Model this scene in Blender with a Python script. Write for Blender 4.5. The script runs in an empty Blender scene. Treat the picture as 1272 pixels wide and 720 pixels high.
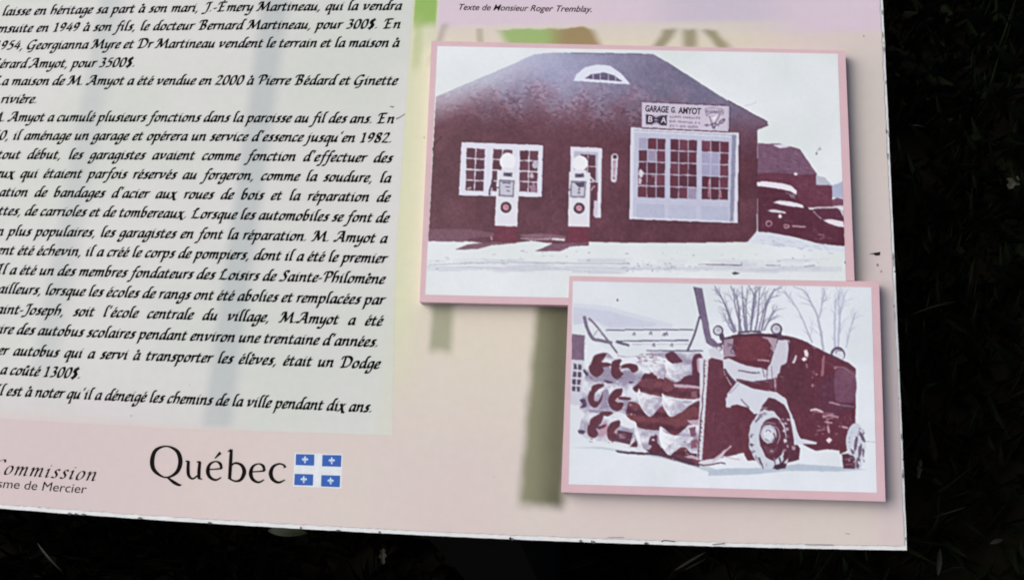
import bpy, bmesh, math, random
import numpy as np
from mathutils import Vector, Matrix
random.seed(11); RNG = np.random.default_rng(5)
R = math.radians
C = bpy.context.scene.collection
SC = bpy.context.scene

# ------------------------------------------------------------------ camera
# The sign is a board tilted like a lectern.  Its own frame: u right, v up the board, n out of it.
FPX, CX, CY, DIST = 1186.0, 636.0, 360.0, 0.60
TILT, HEIGHT = R(14), 0.55
def nrm(a): return Vector(a).normalized()
UC = nrm((10036, 160, -1186))                      # board axes as the camera sees them (x right, y down, z forward)
VC = Vector((234, -5900, 1186)); VC = (VC - UC * VC.dot(UC)).normalized()
NC = UC.cross(VC)
X0 = Vector((0, 0, DIST))
BOARD = Matrix.Translation((0, 0, HEIGHT)) @ Matrix.Rotation(TILT, 4, 'X')
def loc(v): return Vector((UC.dot(v), VC.dot(v), NC.dot(v)))
def px(x, y, n=0.0):
    """point of the board plane (n metres above it) seen at x, y of the 1272 x 720 photograph"""
    r = Vector((x - CX, y - CY, FPX))
    t = (NC.dot(X0) + n) / NC.dot(r)
    p = loc(r * t - X0)
    return Vector((p.x, p.y, n))
cam_rot = Matrix([loc(Vector((1, 0, 0))), loc(Vector((0, -1, 0))), loc(Vector((0, 0, -1)))]).transposed()
CAM = BOARD @ (Matrix.Translation(loc(-X0)) @ cam_rot.to_4x4())
cd = bpy.data.cameras.new('camera')
cd.sensor_width = 36; cd.lens = FPX / 1272 * 36; cd.clip_start = 0.01; cd.clip_end = 200
cam = bpy.data.objects.new('camera', cd); C.objects.link(cam); cam.matrix_world = CAM
SC.camera = cam

# ------------------------------------------------------------------ light
TO_SUN = (BOARD.to_3x3() @ Vector((-1.05, 0.42, 1.0))).normalized()
elev = math.asin(TO_SUN.z); azim = math.atan2(TO_SUN.x, TO_SUN.y)
w = bpy.data.worlds.new('World'); SC.world = w; w.use_nodes = True
wn = w.node_tree; bg = wn.nodes['Background']
sky = wn.nodes.new('ShaderNodeTexSky'); sky.sky_type = 'NISHITA'; sky.sun_disc = False
sky.dust_density = 6; sky.air_density = .6; sky.ozone_density = .6
sky.sun_elevation = elev; sky.sun_rotation = azim
wn.links.new(sky.outputs[0], bg.inputs[0]); bg.inputs[1].default_value = 0.05
sd = bpy.data.lights.new('sun', 'SUN'); sd.energy = 1.5; sd.angle = R(62); sd.color = (1, 0.985, 0.965)
sun = bpy.data.objects.new('sun', sd); C.objects.link(sun)
sun.rotation_euler = TO_SUN.to_track_quat('Z', 'Y').to_euler(); sun.location = (-2, 0, 3)
SC.view_settings.view_transform = 'Standard'; SC.view_settings.look = 'None'
SC.view_settings.exposure = 0.86; SC.view_settings.gamma = 1
SC.cycles.pixel_filter_type = 'BLACKMAN_HARRIS'; SC.cycles.filter_width = 1.9
SC.cycles.max_bounces = 4; SC.cycles.use_denoising = True

# ------------------------------------------------------------------ node helpers
KEY = 1.0
def lin(c):
    return tuple(((v / 255 / 12.92) if v / 255 <= .04045 else ((v / 255 + .055) / 1.055) ** 2.4) * KEY for v in c)
class NT:
    def __init__(s, name, rough=.5, spec=.3):
        s.m = bpy.data.materials.new(name); s.m.use_nodes = True; s.t = s.m.node_tree
        s.b = s.t.nodes['Principled BSDF']
        s.b.inputs['Roughness'].default_value = rough; s.b.inputs['Specular IOR Level'].default_value = spec
    def put(s, sock, v):
        if isinstance(v, bpy.types.NodeSocket): s.t.links.new(v, sock)
        elif isinstance(v, tuple) and len(v) == 3 and sock.type == 'RGBA': sock.default_value = (*v, 1)
        else: sock.default_value = v
    def math(s, op, a, b=0.0, clamp=False):
        n = s.t.nodes.new('ShaderNodeMath'); n.operation = op; n.use_clamp = clamp
        s.put(n.inputs[0], a); s.put(n.inputs[1], b); return n.outputs[0]
    def step(s, x, a, b, lo=0.0, hi=1.0):
        n = s.t.nodes.new('ShaderNodeMapRange'); n.interpolation_type = 'SMOOTHSTEP'
        s.put(n.inputs[0], x)
        if a > b: a, b, lo, hi = b, a, hi, lo
        for i, v in enumerate((a, b, lo, hi)): n.inputs[i + 1].default_value = v
        return n.outputs[0]
    def coords(s, kind='Object'):
        tc = s.t.nodes.new('ShaderNodeTexCoord'); sx = s.t.nodes.new('ShaderNodeSeparateXYZ')
        s.t.links.new(tc.outputs[kind], sx.inputs[0]); s.vec = tc.outputs[kind]
        return sx.outputs[0], sx.outputs[1]
    def noise(s, scale, detail=3.0, rough=.5, stretch=None):
        n = s.t.nodes.new('ShaderNodeTexNoise'); n.inputs['Scale'].default_value = scale
        n.inputs['Detail'].default_value = detail; n.inputs['Roughness'].default_value = rough
        v = s.vec
        if stretch:
            mp = s.t.nodes.new('ShaderNodeMapping'); s.t.links.new(v, mp.inputs[0])
            mp.inputs['Scale'].default_value = stretch; v = mp.outputs[0]
        s.t.links.new(v, n.inputs['Vector']); return n.outputs['Fac']
    def mix(s, f, a, b):
        n = s.t.nodes.new('ShaderNodeMix'); n.data_type = 'RGBA'
        s.put(n.inputs[0], f); s.put(n.inputs[6], a); s.put(n.inputs[7], b); return n.outputs[2]
    def scale(s, col, f):
        n = s.t.nodes.new('ShaderNodeVectorMath'); n.operation = 'SCALE'
        s.put(n.inputs[0], col); s.put(n.inputs[3], f); return n.outputs[0]
    def out(s, col): s.put(s.b.inputs['Base Color'], col); return s.m
    def box(s, u, v, x0, x1, y0, y1, sl, sr, st, sb, lean=0.0):
        """soft-edged printed patch, in photograph pixels turned into board metres"""
        ym = min(max((y0 + y1) / 2, 0), 720); k = .000506
        a, b = px(x0, ym), px(x1, ym); a.y, b.y = px(x0, y0).y, px(x1, y1).y; vm = px(x0, ym).y
        if lean: u = s.math('ADD', u, s.math('MULTIPLY', s.math('SUBTRACT', v, vm), lean))
        f = s.step(u, a.x - sl * k, a.x + sl * k)
        f = s.math('MULTIPLY', f, s.step(u, b.x + sr * k, b.x - sr * k))
        f = s.math('MULTIPLY', f, s.step(v, a.y + st * k, a.y - st * k))
        return s.math('MULTIPLY', f, s.step(v, b.y - sb * k, b.y + sb * k))

INKS = {}
def ink(rgb, var=.10, scale=260, rough=.5):
    """a printed or painted tone with a little mottle"""
    key = (rgb, var, scale, rough)
    if key not in INKS:
        t = NT('ink_%d_%d_%d' % rgb, rough, .25); t.coords()
        if sum(rgb) < 280 and var == .10: var = .24      # dark printing inks take unevenly
        f = t.noise(scale, 5, .68)
        lo, hi = tuple(max(0, c * (1 - var * 2)) for c in lin(rgb)), tuple(c * (1 + var * 2) for c in lin(rgb))
        INKS[key] = t.out(t.mix(f, lo, hi))
    return INKS[key]

# ------------------------------------------------------------------ mesh helpers
def tag(o, label=None, cat=None, group=None, kind=None):
    if label: o['label'] = label
    if cat: o['category'] = cat
    if group: o['group'] = group
    if kind: o['kind'] = kind
    return o
def link(name, me, parent=None):
    o = bpy.data.objects.new(name, me); C.objects.link(o)
    if parent: o.parent = parent
    return o
class Mesh:
    """collects polygons with materials, links them as ONE object"""
    def __init__(s): s.v, s.f, s.mi, s.mats = [], [], [], []
    def mat(s, m):
        if m not in s.mats: s.mats.append(m)
        return s.mats.index(m)
    def poly(s, pts, m, up=True):
        if up:
            a = sum(pts[i - 1][0] * pts[i][1] - pts[i][0] * pts[i - 1][1] for i in range(len(pts)))
            if a < 0: pts = pts[::-1]
        b = len(s.v); s.v += [tuple(p) for p in pts]; s.f.append(list(range(b, b + len(pts)))); s.mi.append(s.mat(m))
    def slab(s, pts, n0, n1, m, mtop=None):
        """outline in u, v drawn out from n0 to n1"""
        a = sum(pts[i - 1][0] * pts[i][1] - pts[i][0] * pts[i - 1][1] for i in range(len(pts)))
        if a < 0: pts = pts[::-1]
        k = len(pts); b = len(s.v)
        s.v += [(p[0], p[1], n0) for p in pts] + [(p[0], p[1], n1) for p in pts]
        i0, i1 = s.mat(m), s.mat(mtop or m)
        s.f.append([b + k - 1 - i for i in range(k)]); s.mi.append(i0)
        s.f.append([b + k + i for i in range(k)]); s.mi.append(i1)
        for i in range(k):
            j = (i + 1) % k; s.f.append([b + i, b + j, b + k + j, b + k + i]); s.mi.append(i0)
    def build(s, name, parent=None):
        me = bpy.data.meshes.new(name); me.from_pydata(s.v, [], s.f)
        for m in s.mats: me.materials.append(m)
        me.polygons.foreach_set('material_index', s.mi); me.update()
        return link(name, me, parent)
def smooth(pts, sub=5, closed=False):
    """Catmull-Rom through pts"""
    if len(pts) < 3: return [Vector(p) for p in pts]
    P = [Vector(p) for p in pts]
    ext = [P[-2]] + P + [P[1]] if closed else [P[0] * 2 - P[1]] + P + [P[-1] * 2 - P[-2]]
    out = []
    for i in range(1, len(ext) - 2):
        a, b, c, d = ext[i - 1:i + 3]
        for k in range(sub):
            t = k / sub
            out.append(.5 * ((2 * b) + (c - a) * t + (2 * a - 5 * b + 4 * c - d) * t * t + (3 * b - a - 3 * c + d) * t ** 3))
    return out + [P[-1]]
def ribbon(pts, widths):
    """quads along a line of 2-D points, full width per point"""
    L, Rr = [], []
    for i, p in enumerate(pts):
        d = pts[min(i + 1, len(pts) - 1)] - pts[max(i - 1, 0)]
        if d.length < 1e-9: d = Vector((1, 0))
        d.normalize(); q = Vector((-d.y, d.x)) * widths[i] / 2
        L.append(p + q); Rr.append(p - q)
    return [[L[i], L[i + 1], Rr[i + 1], Rr[i]] for i in range(len(pts) - 1)]
class Art(Mesh):
    """flat printed shapes given in photograph pixels, lying n metres above the board"""
    rough = 0.0
    def __init__(s, n, o=(0, 0), k=1.0): super().__init__(); s.n, s.o, s.k = n, o, k
    def at(s, o, k): s.o, s.k = o, k; return s
    def fray(s, pts):
        """the soft, grainy outline of an old print: short steps with a little jitter"""
        out = []
        for i, p in enumerate(pts):
            a, b = Vector(p), Vector(pts[(i + 1) % len(pts)]); L = (b - a).length / s.k; n = max(1, int(L / 2.2))
            if L < .3: out.append(tuple(a)); continue
            d = (b - a).normalized(); q = Vector((-d.y, d.x))
            for j in range(n):
                w_ = 0 if j == 0 else random.gauss(0, s.rough) * s.k; out.append(tuple(a + (b - a) * (j / n) + q * w_))
        return out
    def P(s, q, dn=0): return px(s.o[0] + q[0] / s.k, s.o[1] + q[1] / s.k, s.n + dn)
    def shape(s, pts, rgb, layer=0, m=None, sm=False):
        if sm: pts = [tuple(p) for p in smooth(list(pts) + [pts[0]], 4, True)][:-1]
        if s.rough: pts = s.fray(pts)
        s.poly([s.P(q, layer * .000006) for q in pts], m or ink(rgb)); return s
    def line(s, pts, wd, rgb, layer=0, sm=True):
        p = smooth(pts, 4) if sm else [Vector(q) for q in pts]
        n = len(p) - 1
        ws = [(wd if not isinstance(wd, tuple) else wd[0] + (wd[1] - wd[0]) * i / n) * s.k for i in range(n + 1)]
        for q in ribbon(p, ws): s.poly([s.P(c, layer * .000006) for c in q], ink(rgb))
        return s
    def oval(s, c, rx, ry, rgb, layer=0, rag=0.0, k=28, rot=0):
        pts = []
        for i in range(k):
            a = 2 * math.pi * i / k; j = 1 + random.uniform(-rag, rag)
            x, y = rx * j * math.cos(a), ry * j * math.sin(a)
            pts.append((c[0] + x * math.cos(rot) - y * math.sin(rot), c[1] + x * math.sin(rot) + y * math.cos(rot)))
        return s.shape(pts, rgb, layer)
    def grid(s, quad, nx, ny, bar, rgb, layer=0, pick=None):
        """nx by ny panes inside a quad (tl, tr, br, bl) with bars of that share between them"""
        a, b, c, d = [Vector(q) for q in quad]
        def at(x, y): return (a * (1 - x) + b * x) * (1 - y) + (d * (1 - x) + c * x) * y
        for i in range(nx):
            for j in range(ny):
                x0, x1 = (i + bar / 2) / nx, (i + 1 - bar / 2) / nx; y0, y1 = (j + bar / 2) / ny, (j + 1 - bar / 2) / ny
                col = pick(i, j) if pick else rgb
                s.shape([at(x0, y0), at(x1, y0), at(x1, y1), at(x0, y1)], col, layer)
        return s

# ------------------------------------------------------------------ the ground
def ground_point(x, y, z=0.0):
    r = CAM.to_3x3() @ Vector((x - CX, CY - y, -FPX)); c = CAM.translation
    return c + r * ((z - c.z) / r.z)
t = NT('dark_soil', .95, .1); t.coords()
soil = t.out(t.mix(t.noise(9, 8, .7), (.005, .005, .003), (.026, .021, .012)))
g = Mesh(); NG = 40
for i in range(NG + 1):
    for j in range(NG + 1):
        e = lambda k: ((k / NG - .5) * 2)
        x, y = e(i) ** 3 * 60, e(j) ** 3 * 60
        g.v.append((x, y, .012 * math.sin(7 * x) * math.cos(5 * y)))
for i in range(NG):
    for j in range(NG):
        a = i * (NG + 1) + j; g.f.append([a, a + NG + 1, a + NG + 2, a + 1]); g.mi.append(0)
g.mats = [soil]; tag(g.build('ground'), kind='structure')

def leafmat(name, a, b, sc=60):
    t = NT(name, .6, .25); t.coords(); return t.out(t.mix(t.noise(sc, 3), a, b))
GRASS = [leafmat('grass_dark', (.004, .007, .003), (.011, .017, .006)), leafmat('grass_green', (.006, .011, .004), (.017, .026, .009)),
         leafmat('grass_dry', (.014, .012, .007), (.036, .031, .018))]
gm = Mesh()
for k in range(26000):
    x, y = random.uniform(-.75, 1.25), random.uniform(-.35, 1.5)
    h = random.uniform(.03, .09); a = random.uniform(0, 6.283); wd = random.uniform(.0012, .0028)
    b = random.uniform(.1, .9) * h; dx, dy = math.cos(a), math.sin(a); sx, sy = -dy * wd, dx * wd
    z0 = .012 * math.sin(7 * x) * math.cos(5 * y) - .004
    m = GRASS[0] if random.random() < .66 else GRASS[1] if random.random() < .92 else GRASS[2]
    p0, p1, p2 = (x, y, z0), (x + dx * b * .35, y + dy * b * .35, z0 + h * .62), (x + dx * b, y + dy * b, z0 + h * random.uniform(.7, 1))
    gm.poly([(p0[0] - sx, p0[1] - sy, p0[2]), (p0[0] + sx, p0[1] + sy, p0[2]), (p1[0] + sx * .8, p1[1] + sy * .8, p1[2]), p2,
             (p1[0] - sx * .8, p1[1] - sy * .8, p1[2])], m, up=False)
tag(gm.build('grass'), kind='stuff')

# dry leaves, straws and a leaf-shaped green patch standing in for lit grass
DRY = leafmat('dry_leaf', (.04, .04, .024), (.13, .125, .08), 90)
STRAW = leafmat('straw', (.014, .013, .009), (.036, .034, .023), 90)
LITGRASS = leafmat('lit_grass_patch', (.006, .012, .004), (.030, .046, .017), 160)
def leaf(name, x, y, ln, wd, ang, m, label, cat, group=None, z=.05, lobes=0):
    e = Mesh(); N = 9
    for i in range(N + 1):
        s = i / N; r = wd * math.sin(math.pi * min(1, s * .96 + .04)) ** .8 * (1 + lobes * .5 * math.sin(s * 17))
        for q in (-1, 0, 1): e.v.append(((s - .5) * ln, q * r, .18 * abs(q) * wd + .10 * ln * math.sin(s * 3.1)))
    for i in range(N):
        for q in (0, 1):
            a = i * 3 + q; e.f.append([a, a + 3, a + 4, a + 1]); e.mi.append(0)
    e.mats = [m]; o = e.build(name); o.location = ground_point(x, y, z); o.rotation_euler = (R(random.uniform(-8, 8)), R(random.uniform(-10, 10)), ang)
    return tag(o, label, cat, group)
leaf('dry_leaf', 1258, 227, .022, .006, R(55), DRY, 'pale crumpled dry leaf in the dark grass at the far right', 'leaf', 'dry leaves in the grass', lobes=.8)
leaf('dry_leaf', 1142, 582, .024, .0025, R(75), STRAW, 'small dull dry leaf in the grass right of the snowplow picture', 'leaf', 'dry leaves in the grass', lobes=.6)
leaf('dry_leaf', 1166, 697, .028, .0025, R(80), STRAW, 'upright pale leaf just right of the board\'s lower right corner', 'leaf', 'dry leaves in the grass')
leaf('dry_leaf', 476, 690, .018, .0035, R(100), STRAW, 'dull curled leaf in the grass left of the black post', 'leaf', 'dry leaves in the grass', lobes=.8)
leaf('dry_leaf', 1238, 672, .014, .002, R(20), STRAW, 'tiny dry leaf speck low in the right hand grass', 'leaf', 'dry leaves in the grass')
leaf('lit_grass_patch', 358, 660, .046, .0055, R(-3), LITGRASS, 'flat green patch standing in for lit grass under the bottom edge of the board', 'leaf', z=.10)  # leaf-shaped piece added for a patch of lit grass
leaf('straw', 858, 696, .040, .0011, R(33), DRY, 'longer whitish dry straw below the snowplow picture', 'straw', 'dry straws in the grass', z=.08)
leaf('straw', 864, 700, .026, .0009, R(30), STRAW, 'shorter dry straw beside the whitish one below the snowplow picture', 'straw', 'dry straws in the grass', z=.08)
leaf('straw', 62, 692, .045, .0010, R(-40), STRAW, 'dry straw lying slantwise in the lower left grass', 'straw', 'dry straws in the grass', z=.08)
leaf('straw', 1139, 157, .022, .0010, R(-5), STRAW, 'short level straw just right of the board\'s upper right edge', 'straw', 'dry straws in the grass')
leaf('straw', 1160, 383, .060, .0007, R(18), STRAW, 'long thin curved straw right of the board\'s edge halfway up', 'straw', 'dry straws in the grass')
leaf('straw', 1186, 634, .050, .0007, R(20), STRAW, 'thin straw in the grass right of the board\'s lower corner', 'straw', 'dry straws in the grass')

# ------------------------------------------------------------------ the sign
sign = bpy.data.objects.new('information_sign', None); C.objects.link(sign); sign.matrix_world = BOARD
tag(sign, 'pale printed history board with French text and two old photographs on a black post', 'information sign')

def edge_points(a, b, n, jit, bow=0.0):
    out = []
    d = Vector(b) - Vector(a); q = Vector((-d.y, d.x)).normalized()
    for i in range(n):
        s = i / n; out.append(tuple(Vector(a) + d * s + q * (random.uniform(-jit, jit) + bow * 4 * s * (1 - s))))
    return out
def outline(inset_b, inset_r, jit, n):
    lb, br, rt = (-2, 631 - inset_b), (1127 - inset_r, 683 - inset_b), (1096.5 - inset_r, -2)
    pts = edge_points(lb, br, n * 2, jit, bow=9.0) + edge_points(br, rt, n, jit, bow=0.5)
    pts = [px(*p).xy for p in pts]
    r2 = px(*rt); l2 = px(*lb)
    return pts + [Vector((r2.x, r2.y)), Vector((r2.x - .03, .95)), Vector((-.95, .95)), Vector((-.95, l2.y + .02))]
WHITE = ink((216, 220, 222), .10, 120, .6)
b = Mesh(); b.slab(outline(0, 0, .2, 70), -.010, -.0005, WHITE); b.build('board', sign)

def sheet_mat():
    t = NT('printed_sheet', .55, .25); u, v = t.coords()
    n1, n2 = t.noise(7, 3), t.noise(23, 4); t.vec = t.vec
    f = t.step(n1, .35, .68)
    col = t.mix(f, lin((204, 192, 189)), lin((205, 197, 191)))
    P = lambda x, y: px(x, y)
    # tint fields of the printed watercolour
    col = t.mix(t.math('MULTIPLY', t.step(u, P(330, 600).x, P(40, 600).x), .75), col, lin((199, 183, 186)))
    col = t.mix(t.math('MULTIPLY', t.box(u, v, 470, 545, -400, 470, 14, 26, 20, 90), .85), col, lin((203, 209, 176)))
    col = t.mix(t.math('MULTIPLY', t.box(u, v, 520, 690, 370, 500, 40, 60, 20, 90), .75), col, lin((210, 204, 186)))
    col = t.mix(t.math('MULTIPLY', t.box(u, v, 1020, 1200, 60, 480, 40, 20, 40, 120), .55), col, lin((193, 190, 182)))
    col = t.mix(t.math('MULTIPLY', t.box(u, v, 1085, 1200, 250, 800, 14, 20, 120, 40), .7), col, lin((203, 190, 192)))
    col = t.mix(t.box(u, v, 546, 1300, -600, 36, 3, 3, 3, 7), col, t.mix(n1, lin((196, 185, 198)), lin((212, 195, 208))))
    col = t.mix(t.math('MULTIPLY', t.box(u, v, 820, 960, -300, 34, 40, 40, 10, 16), .55), col, lin((181, 178, 194)))
    col = t.mix(t.math('MULTIPLY', t.box(u, v, 540, 960, 33, 64, 20, 60, 5, 20), .6), col, lin((205, 203, 178)))
    # printed stems and leaves of the watercolour, with wavering edges
    wob = t.noise(55, 3); wob2 = t.noise(75, 2)
    u = t.math('ADD', u, t.math('MULTIPLY', t.math('SUBTRACT', wob, .5), .0035)); v = t.math('ADD', v, t.math('MULTIPLY', t.math('SUBTRACT', wob2, .5), .006))
    col = t.mix(t.box(u, v, 515, 543, -600, 31, 2, 2, 3, 9), col, t.mix(n2, lin((128, 165, 84)), lin((150, 186, 98))))
    col = t.mix(t.math('MULTIPLY', t.box(u, v, 514, 524, 20, 85, 3, 5, 10, 14), .5), col, lin((165, 180, 120)))
    col = t.mix(t.math('MULTIPLY', t.box(u, v, 541, 549, 28, 75, 4, 5, 4, 14, lean=-.3), .55), col, lin((150, 140, 130)))
    leafs = t.math('MULTIPLY', t.box(u, v, 626, 742, 36.5, 60, 9, 8, 2, 4, lean=.5), t.step(n2, .12, .36))
    gb = t.step(u, P(670, 45).x, P(705, 45).x)
    col = t.mix(t.math('MULTIPLY', leafs, .95), col, t.mix(gb, lin((142, 172, 104)), lin((142, 124, 82))))
    col = t.mix(t.math('MULTIPLY', t.box(u, v, 592, 600, 36, 70, 3, 3, 2, 5), .6), col, lin((150, 150, 122)))
    for x, le in ((824, -.7), (857, 0), (890, .7)):
        col = t.mix(t.math('MULTIPLY', t.box(u, v, x - 8, x + 9, 37, 60, 7, 7, 3, 6, lean=le), .8), col, lin((128, 124, 92)))
    col = t.mix(t.math('MULTIPLY', t.box(u, v, 536, 563, 340, 437, 6, 7, 4, 9), .85), col, t.mix(n2, lin((134, 139, 112)), lin((158, 160, 134))))
    stem = t.box(u, v, 657, 712, 340, 630, 8, 10, 4, 9, lean=-.055)
    dark = t.mix(t.step(u, P(655, 500).x, P(700, 500).x), lin((122, 124, 96)), lin((74, 78, 54)))
    col = t.mix(t.math('MULTIPLY', stem, .95), col, dark)
    # paper mottle
    fine = t.math('ADD', t.math('MULTIPLY', t.noise(160, 5, .65), .10), .95)
    return t.out(t.scale(col, fine))
s = Mesh(); s.poly([(p[0], p[1], 0) for p in outline(5.5, 3.6, .7, 150)], sheet_mat()); s.build('printed_sheet', sign)

def textpanel_mat():
    t = NT('pale_text_panel', .55, .25); u, v = t.coords()
    n1 = t.noise(9, 3)
    col = t.mix(t.step(n1, .35, .65), lin((197, 203, 198)), lin((204, 206, 205)))
    col = t.mix(t.math('MULTIPLY', t.box(u, v, 118, 146, -400, 470, 10, 16, 20, 60, lean=-.05), .65), col, lin((178, 184, 186)))
    col = t.mix(t.math('MULTIPLY', t.box(u, v, 317, 350, -400, 534, 9, 11, 20, 8, lean=-.042), .8), col, lin((172, 181, 182)))
    col = t.mix(t.math('MULTIPLY', t.box(u, v, -300, 230, 470, 700, 20, 120, 40, 40), .4), col, lin((200, 190, 198)))
    # the panel's printed fade-out towards its right and lower edge
    e = t.math('ADD', u, t.math('MULTIPLY', v, -.050)); r0 = px(487, 420); e0 = r0.x - r0.y * .050
    col = t.mix(t.math('MULTIPLY', t.step(e, e0 - .008, e0 + .001), .45), col, lin((201, 204, 184)))
    b_ = t.math('ADD', v, t.math('MULTIPLY', u, .042)); q0 = px(240, 533); f0 = q0.y + q0.x * .042
    col = t.mix(t.math('MULTIPLY', t.step(b_, f0 + .006, f0 - .002), .7), col, lin((203, 194, 190)))
    fine = t.math('ADD', t.math('MULTIPLY', t.noise(160, 5, .65), .10), .95)
    return t.out(t.scale(col, fine))
s = Mesh()
tp = [px(*p, .00003) for p in [(487, 540), (493, 300), (513, -2)]]
tp = [px(-2, 519, .00003), px(200, 531, .00003)] + tp + [Vector((tp[-1].x - .004, .90, .00003)), Vector((-.9, .90, .00003)), Vector((-.9, px(-2, 519).y, .00003))]
s.poly(tp, textpanel_mat()); s.build('text_panel', sign)

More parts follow.
